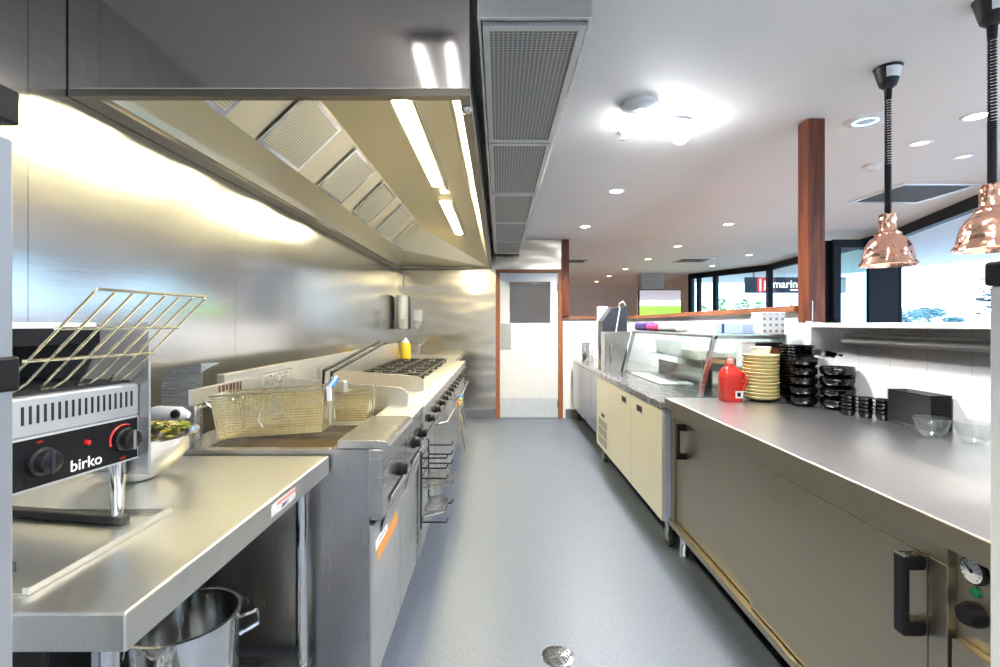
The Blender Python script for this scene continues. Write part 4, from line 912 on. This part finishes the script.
# ramekins
rk0 = lathe_thing('black_ramekin', [(0, 0.003), (0.018, 0.003), (0.019, 0), (0.023, 0), (0.0285, 0.022), (0.034, 0.023), (0.034, 0.027), (0.029, 0.027), (0.0245, 0.006), (0, 0.006)], M['black_gloss'], 24)
first = True
for (x, y, nm) in ((1.652, 2.36, 'the far one of three small stacks'), (1.688, 2.302, 'the middle one of three small stacks'), (1.722, 2.243+0.0, 'the near one of three small stacks')):
    o = rk0 if first else rk0.copy()
    if not first: COL.objects.link(o)
    first = False
    y -= 0.0
    stack(o, x, y, ZC, 0.0165, 5, 'ramekin', 'small black ramekins, '+nm, 'top black ramekin in '+nm, 'black ramekin inside '+nm, 'bottom black ramekin in '+nm, 0.001)
# rectangular trays
mb = MB()
def rect_tray(mb, x0, x1, y0, y1, h):
    a = [(x0+0.008, y0+0.008), (x1-0.008, y0+0.008), (x1-0.008, y1-0.008), (x0+0.008, y1-0.008)]; b = [(x0, y0), (x1, y0), (x1, y1), (x0, y1)]
    c = [(x0+0.004, y0+0.004), (x1-0.004, y0+0.004), (x1-0.004, y1-0.004), (x0+0.004, y1-0.004)]; dd = [(x0+0.012, y0+0.012), (x1-0.012, y0+0.012), (x1-0.012, y1-0.012), (x0+0.012, y1-0.012)]
    R4 = [[mb.bm.verts.new((*p, z)) for p in q] for q, z in ((a, 0), (b, h), (c, h), (dd, 0.003))]
    for A, C in zip(R4, R4[1:]):
        for k in range(4): mb.bm.faces.new((A[k], A[(k+1) % 4], C[(k+1) % 4], C[k]))
    mb.bm.faces.new(R4[0][::-1]); mb.bm.faces.new(R4[3])
rect_tray(mb, -0.045, 0.045, -0.112, 0.112, 0.016)
ty = mb.build('black_serving_tray', M['black'])
stack(ty, 1.748, 2.085, ZC, 0.0108, 13, 'tray', 'rectangular black trays', 'rectangular black serving tray on top of its stack', 'rectangular black serving tray inside the stack by the glass bowls', 'rectangular black serving tray at the bottom of its stack', 0.0004)
# glass bowls
gb = lathe_thing('glass_bowl', [(0, 0), (0.03, 0), (0.046, 0.022), (0.056, 0.06), (0.059, 0.075), (0.0565, 0.075), (0.053, 0.058), (0.043, 0.024), (0.028, 0.005), (0, 0.005)], M['glass_bowl'], 32)
gb.location = (1.648, 1.905, ZC); tag(gb, 'clear glass bowl touching the black tray stack', 'glass bowl', 'clear glass bowls')
g2 = gb.copy(); COL.objects.link(g2); g2.location = (1.715, 1.805, ZC); tag(g2, 'clear glass bowl nearest the right edge post', 'glass bowl', 'clear glass bowls')

# ledge shelf, rail on the wall
struct(B(XR-0.10, XR+0.26, -1.0, 2.885, 1.311, 1.336).build('trim_3', M['white_gloss'], bevel=0.003), 'white ledge on the low wall at the pass', 'ledge')
mb = MB(); pr = [(XR-0.001, 1.225), (XR-0.04, 1.228), (XR-0.052, 1.24), (XR-0.052, 1.255), (XR-0.03, 1.265), (XR-0.03, 1.28), (XR-0.001, 1.28)]
mb.prism(pr, 'y', 0.7, 2.56); tag(mb.build('docket_rail', paint('satin grey rail', (0.50, 0.50, 0.48), 0.35), bevel=0.002), 'long grey docket rail fixed under the white ledge', 'docket rail')
t = thing('wire_stand', 'small wire card stand at the foot of the timber post', 'stand', (1.76, 2.75, 1.3365))
MB().lathe([(0, 0), (0.035, 0), (0.03, 0.008), (0, 0.01)], (1.755, 2.80, 1.3365), 18).build('base', M['chrome'], t, smooth=True)
MB().tube([(1.755, 2.80, 1.345), (1.755, 2.80, 1.46)], 0.0025, 6).build('stem', M['chrome'], t, smooth=True)

# ------------------------------------------------------------------ heat lamps
def heat_lamp(y, label):
    X = 1.805
    t = thing('heat_lamp', label, 'heat lamp', (X, y, 1.60), 'copper heat lamps over the pass')
    K = 0.86
    pr = [(0.128, 0.0), (0.134, 0.003), (0.130, 0.012), (0.118, 0.026), (0.112, 0.06), (0.104, 0.09), (0.086, 0.118), (0.064, 0.135), (0.060, 0.142), (0.060, 0.152), (0.046, 0.158), (0.042, 0.166), (0.042, 0.235), (0.036, 0.24), (0, 0.24)]
    pr = [(a*K, b) for a, b in pr]
    inner = [(0.124, 0.0), (0.114, 0.026), (0.108, 0.06), (0.100, 0.09), (0.082, 0.116), (0.05, 0.13), (0, 0.13)]
    inner = [(a*K, b) for a, b in inner]
    MB().lathe(inner[::-1]+pr, (X, y, 1.60), 40).build('shade', M['copper'], t, smooth=True)
    MB().lathe([(0, 0.03), (0.035, 0.035), (0.045, 0.06), (0.03, 0.10), (0.02, 0.13), (0, 0.13)], (X, y, 1.60), 20).build('bulb', M['white_gloss'], t, smooth=True)
    pts = []; z0, z1, zm = 1.84, CEIL-0.145, 2.07
    pts_s = [(X, y, 1.84), (X, y, zm)]
    turns = 26; n = turns*10
    for i in range(n+1):
        a = 2*PI*turns*i/n; pts.append((X+0.0105*math.cos(a), y+0.0105*math.sin(a), zm+(z1-zm)*i/n))
    MB().tube(pts, 0.0042, 5).build('coiled_cord', M['black'], t, smooth=True)
    turns = 30; n = turns*8; pts = []
    for i in range(n+1):
        a = 2*PI*turns*i/n; pts.append((X+0.0105*math.cos(a), y+0.0105*math.sin(a), 1.84+(zm-1.84)*i/n))
    MB().tube(pts, 0.0044, 5).build('coiled_cord', M['black'], t, smooth=True)
    MB().lathe([(0, -0.145), (0.014, -0.145), (0.016, -0.10), (0.034, -0.085), (0.042, -0.06), (0.054, -0.008), (0.058, 0), (0, 0)], (X, y, CEIL-0.001), 28).build('ceiling_cup', M['black'], t, smooth=True)
    s = MB().lathe([(0.0435, -0.056), (0.0535, -0.012)], (X, y, CEIL-0.001), 48)
    for f in list(s.bm.faces):
        c = f.calc_center_median()
        a = math.atan2(c.y-y, c.x-X)
        if not (-2.4 < a < -0.8): s.bm.faces.remove(f)
    for v in [v for v in s.bm.verts if not v.link_faces]: s.bm.verts.remove(v)
    s.build('rating_label', M['paper'], t)
    return t
heat_lamp(2.32, 'copper bell heat lamp nearer the timber post'); heat_lamp(1.83, 'copper bell heat lamp cut by the right edge of the picture')

# ------------------------------------------------------------------ ceiling fittings
def downlight(x, y, led, label, group, r=0.05):
    t = thing('downlight', label, 'downlight', (x, y, CEIL-0.006), group)
    MB().lathe([(r, 0), (r+0.016, -0.001), (r+0.018, 0.005), (r, 0.005)], (x, y, CEIL-0.006), 28).build('trim_ring', M['white_gloss'], t, smooth=True)
    MB().lathe([(0, 0.003), (r, 0.003)], (x, y, CEIL-0.006), 24).build('lens', led, t)
ORD = ['nearest the camera', 'second', 'third', 'fourth', 'fifth', 'sixth']
for i, y in enumerate((4.47, 6.1)):
    downlight(1.05, y, M['led_cool'], 'bright white downlight over the aisle, ' + ('nearer the dazzling twin globes', 'nearer the white door')[i], 'bright kitchen downlights', 0.055)
t = thing('twin_globe_light', 'dazzling white ceiling light with two round globes above the aisle', 'ceiling light', (0.96, 2.9, CEIL-0.1))
MB().lathe([(0, 0.02), (0.06, 0.02), (0.066, 0.028), (0.066, 0.099), (0, 0.099)], (0.96, 2.9, CEIL-0.1+0.0), 28).xf(T(0.96, 2.9, CEIL) @ Matrix.Diagonal((2.4, 0.8, 0.25, 1)) @ T(-0.96, -2.9, -CEIL)).build('base_plate', M['white_gloss'], t, smooth=True)
for x, y in ((0.855, 2.86), (1.07, 2.95)):
    MB().lathe([(0.052*math.sin(PI*k/10), -0.052*math.cos(PI*k/10)) for k in range(11)], (x, y, CEIL-0.075), 24).build('globe', M['globe'], t, smooth=True)
for y in (1.25, -0.4): downlight(1.05, y, M['led_cool'], 'white downlight above the camera end of the counter', 'bright kitchen downlights behind the camera')
for i, y in enumerate((2.86, 4.40, 5.95, 7.63, 9.15, 10.8, 12.4, 14.0)):
    downlight(2.73, y, M['led_warm'], 'warm dining room downlight, ' + ('largest one right of the lamps', 'hidden behind the timber post', 'first left of the timber post', 'second left of the timber post', 'third left of the timber post', 'fourth left of the timber post', 'fifth left of the timber post', 'smallest and farthest of its row')[i], 'warm dining downlights in a row', 0.055)
for i, (x, y) in enumerate(((4.3, 8.6), (4.35, 10.2))): downlight(x, y, M['led_warm'], ('small warm downlight above the shop sign', 'small warm downlight above the far windows')[i], 'warm downlights by the windows', 0.05)
downlight(2.77, 3.29, M['led_off'], 'dim downlight disc right of the nearer heat lamp cord', 'dim downlights')
downlight(3.3, 3.55, M['led_off'], 'dim small downlight beside the right heat lamp cord', 'dim downlights', 0.04)
t = thing('ceiling_speaker', 'round ceiling speaker with a blue light ring', 'speaker', (2.14, 2.92, CEIL-0.01))
MB().lathe([(0, 0), (0.085, 0), (0.11, 0.004), (0.115, 0.0095), (0, 0.0095)], (2.14, 2.92, CEIL-0.01), 36).build('cover', M['white_gloss'], t, smooth=True)
MB().lathe([(0.052, -0.002), (0.06, -0.003), (0.066, -0.001), (0.06, 0.001)], (2.14, 2.92, CEIL-0.01), 36).build('light_ring', M['blue_led'], t)
def detector(x, y, label, name='smoke_detector', r=0.055):
    t = thing(name, label, 'smoke detector', (x, y, CEIL-0.04))
    MB().lathe([(0, 0.0), (r*0.5, 0.001), (r*0.75, 0.012), (r, 0.022), (r, 0.039), (0, 0.039)], (x, y, CEIL-0.04), 28).build('housing', M['white_gloss'], t, smooth=True)
    MB().lathe([(r*0.3, -0.001), (r*0.4, -0.002), (r*0.42, 0.002)], (x, y, CEIL-0.04), 20).build('grille_ring', M['grey_plastic'], t)
detector(2.80, 3.75, 'smoke detector on the ceiling left of the nearer lamp cord')
detector(0.76, 2.70, 'large round white detector beside the bright kitchen light', r=0.10)
t = thing('sprinkler_head', 'small sprinkler head in front of the bright kitchen light', 'sprinkler', (0.765, 3.10, CEIL-0.05))
MB().lathe([(0, 0.049), (0.03, 0.049), (0.03, 0.043), (0.01, 0.04), (0.01, 0.01), (0.022, 0.006), (0.022, 0.002), (0, 0)], (0.765, 3.10, CEIL-0.05), 18).build('head', M['grey_plastic'], t, smooth=True)
def diffuser(x, y, s, label):
    t = thing('ceiling_vent', label, 'ceiling vent', (x, y, CEIL-0.01))
    mb = MB()
    for a in ((x-s, x+s, y-s, y-s+0.04), (x-s, x+s, y+s-0.04, y+s), (x-s, x-s+0.04, y-s+0.04, y+s-0.04), (x+s-0.04, x+s, y-s+0.04, y+s-0.04)): mb.box(*a, CEIL-0.012, CEIL-0.001)
    mb.build('frame', M['white_gloss'], t)
    B(x-s+0.04, x+s-0.04, y-s+0.04, y+s-0.04, CEIL-0.006, CEIL-0.002).build('dark_grille', paint('dark vent', (0.10, 0.09, 0.085), 0.6), t)
diffuser(3.75, 4.55, 0.34, 'square dark ceiling vent with white frame behind the heat lamp')
diffuser(3.6, 9.3, 0.3, 'square ceiling vent far along the dining ceiling')
diffuser(1.35, 9.4, 0.3, 'square ceiling vent beside the far timber post')

t = thing('batten_light', 'twin tube ceiling light just outside the hood end', 'ceiling light', (-0.27, 1.0, CEIL-0.06))
B(-0.36, -0.18, 0.66, 1.32, CEIL-0.04, CEIL-0.001).build('housing', M['alu'], t, bevel=0.004)
for x in (-0.335, -0.205): MB().tube([(x, 0.68, CEIL-0.053), (x, 1.30, CEIL-0.053)], 0.013, 12).build('tube', emission('cool batten tube', (0.95, 0.97, 1.0), 6.0) if x < -0.3 else bpy.data.materials['cool batten tube'], t, smooth=True)

# floor drain
t = thing('floor_drain', 'round chrome slotted floor drain in the aisle', 'floor drain', (0.236, 2.0, 0))
MB().lathe([(0, 0.0005), (0.066, 0.0005), (0.066, 0.003), (0.060, 0.004), (0, 0.004)], (0.236, 2.0, 0), 36).build('cover', M['chrome'], t, smooth=True)
mb = MB()
for q in range(4):
    a = PI/2*q+0.35; m = T(0.236, 2.0, 0) @ Matrix.Rotation(a, 4, 'Z')
    for k in range(4):
        s = MB(); l = 0.042-0.009*k; o = 0.010+0.0115*k
        s.box(0.006, 0.006+l, o, o+0.006, 0.0038, 0.0044); s.xf(m)
        me = bpy.data.meshes.new('tmp'); s.bm.to_mesh(me); mb.bm.from_mesh(me); bpy.data.meshes.remove(me)
mb.build('slot', M['black_matt'], t)['kind'] = 'stuff'

# ------------------------------------------------------------------ dining room glazing and outdoors
HZ = 2.45
def glazing(name, p, q, posts, label, transom=None, pane=True):
    t = thing(name, label, 'window', (p[0], p[1], 0)); t['kind'] = 'structure'
    p, q = Vector(p), Vector(q); dr = (q-p).normalized(); L = (q-p).length; an = math.atan2(dr.y, dr.x)
    m = T(p.x, p.y, 0) @ Matrix.Rotation(an, 4, 'Z')
    MB().box(0, L, -0.04, 0.04, HZ-0.05, CEIL).xf(m).build('head_frame', M['frame_black'], t)
    MB().box(0, L, -0.04, 0.04, 0, 0.06).xf(m).build('sill_frame', M['frame_black'], t)
    for s, w in posts: MB().box(s-w/2, s+w/2, -0.045, 0.045, 0.06, HZ-0.05).xf(m).build('mullion', M['frame_black'], t)
    if pane: MB().box(0.02, L-0.02, -0.003, 0.003, 0.06, HZ-0.05).xf(m).build('pane', M['glass'], t)
C0, C1, C2, C3, C4 = (4.55, 11.95), (5.42, 10.02), (5.04, 6.35), (4.33, 4.30), (3.35, 2.2)
glazing('window_1', C0, C1, ((0.05, 0.09), (0.30, 0.07), (0.78, 0.09)), 'far black framed window with three mullions')
glazing('window_2', C1, C2, ((0.0, 0.12), (3.6, 0.10)), 'large black framed window behind the shop sign')
glazing('window_3', C2, C3, ((0.0, 0.1),), 'wide black framed opening with folded doors', pane=False)
glazing('window_4', C3, C4, ((2.2, 0.1),), 'black framed opening at the right edge', pane=False)
# folded bi-fold door leaves
def bifold(x0, x1, y, label, gap):
    t = thing('bifold_door', label, 'folding door', ((x0+x1)/2, y, 0)); t['kind'] = 'structure'
    mb = MB(); z1 = HZ-0.055; w = 0.09
    mb.box(x0, x0+w, y, y+0.05, 0.02, z1); mb.box(x1-w, x1, y, y+0.05, 0.02, z1); mb.box(x0+w, x1-w, y, y+0.05, z1-0.1, z1); mb.box(x0+w, x1-w, y, y+0.05, 0.02, 0.14)
    mb.build('frame', M['frame_black'], t); B(x0+w, x1-w, y+0.022, y+0.028, 0.14, z1-0.1).build('pane', M['glass'], t)
    mb = MB(); mb.tube([(x0+0.045, y-0.03, 1.02), (x0+0.045, y-0.03, 1.4)], 0.01, 8); mb.build('handle', M['black'], t)
bifold(4.22, 4.98, 6.30, 'nearest folded black glazed door leaf', 0); bifold(4.18, 4.96, 6.38, 'middle folded black glazed door leaf', 0); bifold(4.20, 4.97, 6.46, 'rearmost folded black glazed door leaf', 0)
B(4.62, 4.98, 6.24, 6.29, 0.02, HZ-0.055).build('trim_4', M['frame_black'])['kind'] = 'structure'
# screen on the dining wall and a column
struct(B(3.34, 3.86, 11.72, 12.1, 0, CEIL).build('column_dining', paint('grey brown render', (0.42, 0.38, 0.35), 0.6)), 'grey brown column behind the bright screen', 'column')
t = thing('wall_screen', 'bright screen showing a green sports field in the dining room', 'television', (3.72, 11.6, 1.3))
B(3.25, 4.24, 11.62, 11.70, 1.30, 2.13).build('casing', M['black'], t, bevel=0.004)
B(3.27, 4.22, 11.612, 11.62, 1.32, 2.11).build('screen', M['tv'], t)
B(3.45, 3.55, 11.70, 11.72, 1.6, 1.8).build('bracket', M['black'], t)
# soffit, ground, sign, plants
struct(MB().prism([(3.4, 1.0), (9.2, -1.0), (9.2, 9.0), (7.4, 14.5), (4.75, 14.5), (4.75, 12.0), (5.55, 10.05), (5.2, 6.3), (4.5, 4.3)], 'z', CEIL+0.005, CEIL+0.2).build('roof_soffit', M['soffit']), 'pale eaves soffit outside the windows', 'soffit')
struct(B(-60, 120, -40, 160, -0.3, -0.10).build('ground_outside', M['pavement']), 'pale paving outside the dining room', 'ground')
sn = thing('shop_sign', 'dark shop sign with a red square and white lettering outside the window', 'sign', (6.6, 11.3, 1.85))
SY = 11.6
def PXX(px, d): return (px-499)*d/500
sx0, sx1 = PXX(746, SY), PXX(846, SY); sz0, sz1 = 1.33+(324-292.8)*SY/500, 1.33+(324-277.2)*SY/500
B(sx0, sx1, SY, SY+0.08, sz0, sz1).build('board', paint('dark blue grey board', (0.028, 0.038, 0.06), 0.4), sn)
B(PXX(757, SY), PXX(773.5, SY), SY-0.004, SY, sz0+0.02, sz1-0.01).build('red_square', paint('red sign square', (0.75, 0.03, 0.05), 0.4, emit=(0.8, 0.04, 0.06), estr=0.4), sn)
FY = Matrix(((1,0,0,0),(0,0,1,0),(0,1,0,0),(0,0,0,1))); FYN = Matrix(((1,0,0,0),(0,0,-1,0),(0,1,0,0),(0,0,0,1)))
ew = emission('white sign lettering', (1, 1, 1), 0.9)
zc = (sz0+sz1)/2
mb = MB(); mb.box(PXX(759.5, SY), PXX(761, SY), SY-0.009, SY-0.004, sz0+0.04, sz1-0.04)
mb.text('ja', 0.25, T(PXX(767, SY), SY-0.009, zc+0.01) @ FYN, 0.004); mb.text('marina', 0.25, T(PXX(772.6, SY), SY-0.009, zc+0.015) @ FYN, 0.004, 'LEFT'); mb.box(PXX(790, SY), PXX(802, SY), SY-0.009, SY-0.004, sz0+0.05, sz0+0.08)
mb.build('lettering', ew, sn)
for x in (sx0+0.2, sx1-0.2): B(x-0.015, x+0.015, SY+0.03, SY+0.06, sz1, CEIL+0.006).build('hanger', M['dark_steel'], sn)
def leaf_clump(name, label, cat, c, rad, n, m, ls, stem=None, flat=1.0, kind=None, trunk=None):
    t = thing(name, label, cat, (c[0], c[1], -0.10))
    mb = MB()
    for i in range(n):
        v = Vector((random.gauss(0, 1), random.gauss(0, 1), random.gauss(0, 1))).normalized()*(random.random()**0.4)
        p = Vector(c)+Vector((v.x*rad[0], v.y*rad[1], v.z*rad[2])); s = ls*random.uniform(0.6, 1.3)
        R = Matrix.Rotation(random.uniform(0, 6.28), 3, 'Z') @ Matrix.Rotation(random.uniform(-1.2, 1.2), 3, 'X')
        mb.face([p+R @ Vector(q)*s for q in ((-1, 0, 0), (0, -0.28, 0.08), (1, 0, 0), (0, 0.28, 0.08))])
    mb.build('foliage', m, t, recalc=False)
    m2 = MB(); th = trunk or 0.03
    m2.tube([(c[0], c[1], -0.10), (c[0]+th, c[1], c[2]*0.5), (c[0], c[1], c[2])], [th*1.3, th, th*0.7], 7); m2.build('trunk', M['bark'], t, smooth=True)
for i, (px, d, w, zc_, hz) in enumerate(((722, 15.5, 0.33, 1.42, 0.75), (741, 16.4, 0.30, 1.55, 0.7), (759, 15.6, 0.28, 1.50, 0.65), (793, 15.4, 0.4, 1.42, 0.6), (703, 14.9, 0.25, 1.2, 0.8))):
    leaf_clump('garden_shrub', 'leafy green shrub outside the dining window, ' + ('left of centre pane', 'tallest one below the sign', 'just left of the corner mullion', 'right of the corner mullion', 'lowest one at the far window')[i], 'shrub', (PXX(px, d), d, zc_), (w, 0.4, hz), 420, M['leaf'], 0.09)
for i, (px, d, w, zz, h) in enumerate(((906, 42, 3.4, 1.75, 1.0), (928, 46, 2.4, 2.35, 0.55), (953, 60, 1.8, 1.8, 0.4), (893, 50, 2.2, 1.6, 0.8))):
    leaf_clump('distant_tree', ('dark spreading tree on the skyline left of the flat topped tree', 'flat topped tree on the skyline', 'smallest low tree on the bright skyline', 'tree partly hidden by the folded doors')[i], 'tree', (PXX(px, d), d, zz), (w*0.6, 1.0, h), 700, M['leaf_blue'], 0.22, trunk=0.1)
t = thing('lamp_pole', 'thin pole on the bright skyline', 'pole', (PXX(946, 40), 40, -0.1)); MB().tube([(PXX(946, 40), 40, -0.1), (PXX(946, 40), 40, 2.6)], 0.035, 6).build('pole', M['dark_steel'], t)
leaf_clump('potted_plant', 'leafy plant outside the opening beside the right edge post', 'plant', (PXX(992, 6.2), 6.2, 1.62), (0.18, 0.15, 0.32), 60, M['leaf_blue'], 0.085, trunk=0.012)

# ------------------------------------------------------------------ light
def lamp(name, typ, loc, energy, col, **kw):
    l = bpy.data.lights.new(name, typ); l.energy = energy; l.color = col
    for k, v in kw.items(): setattr(l, k, v)
    o = bpy.data.objects.new(name, l); COL.objects.link(o); o.location = loc; return o
lamp('globe_spot', 'SPOT', (0.96, 2.9, CEIL-0.14), 95, (1.0, 0.985, 0.96), spot_size=2.7, spot_blend=0.8, shadow_soft_size=0.10)
for x, y in ((1.05, 4.47), (1.05, 6.1), (1.05, 1.25), (1.05, -0.4), (-0.5, -0.4), (-0.5, -1.8)):  # two at left are unseen fill added behind the camera for steel reflections
    lamp('kitchen_and_fill_spot', 'SPOT', (x, y, CEIL-0.03), 160, (1.0, 0.985, 0.96), spot_size=2.5, spot_blend=0.8, shadow_soft_size=0.06)
for y in (2.86, 4.40, 5.95, 7.63, 9.15, 10.8, 12.4, 14.0):
    lamp('dining_spot', 'SPOT', (2.73, y, CEIL-0.03), 42, (1.0, 0.87, 0.76), spot_size=2.2, spot_blend=0.7, shadow_soft_size=0.05)
w = bpy.data.worlds.new('bright overcast sky'); scene.world = w; w.use_nodes = True
nt = w.node_tree; bg = nt.nodes['Background']
tc = nt.nodes.new('ShaderNodeTexCoord'); sp = nt.nodes.new('ShaderNodeSeparateXYZ'); r = nt.nodes.new('ShaderNodeValToRGB')
nt.links.new(tc.outputs['Generated'], sp.inputs[0]); nt.links.new(sp.outputs['Z'], r.inputs['Fac'])
r.color_ramp.elements[0].position = 0.0; r.color_ramp.elements[0].color = (0.52, 0.73, 1.0, 1); r.color_ramp.elements[1].position = 0.5; r.color_ramp.elements[1].color = (0.45, 0.70, 1.0, 1)
nt.links.new(r.outputs['Color'], bg.inputs['Color']); bg.inputs['Strength'].default_value = 2.8

# ------------------------------------------------------------------ camera
cam = bpy.data.cameras.new('camera'); co = bpy.data.objects.new('camera', cam); COL.objects.link(co)
co.location = (0, 0, 1.33); co.rotation_euler = (PI/2, 0, 0)
cam.sensor_width = 36; cam.lens = 18; cam.sensor_fit = 'HORIZONTAL'; cam.shift_x = 0.001; cam.shift_y = -0.0095; cam.clip_start = 0.05; cam.clip_end = 300
scene.camera = co
scene.view_settings.view_transform = 'Standard'
scene.view_settings.look = 'None'
scene.view_settings.exposure = 0.75
c = scene.cycles
c.use_denoising = True; c.max_bounces = 10; c.diffuse_bounces = 5; c.glossy_bounces = 6; c.transparent_max_bounces = 12
c.sample_clamp_indirect = 6; c.caustics_reflective = False; c.caustics_refractive = False
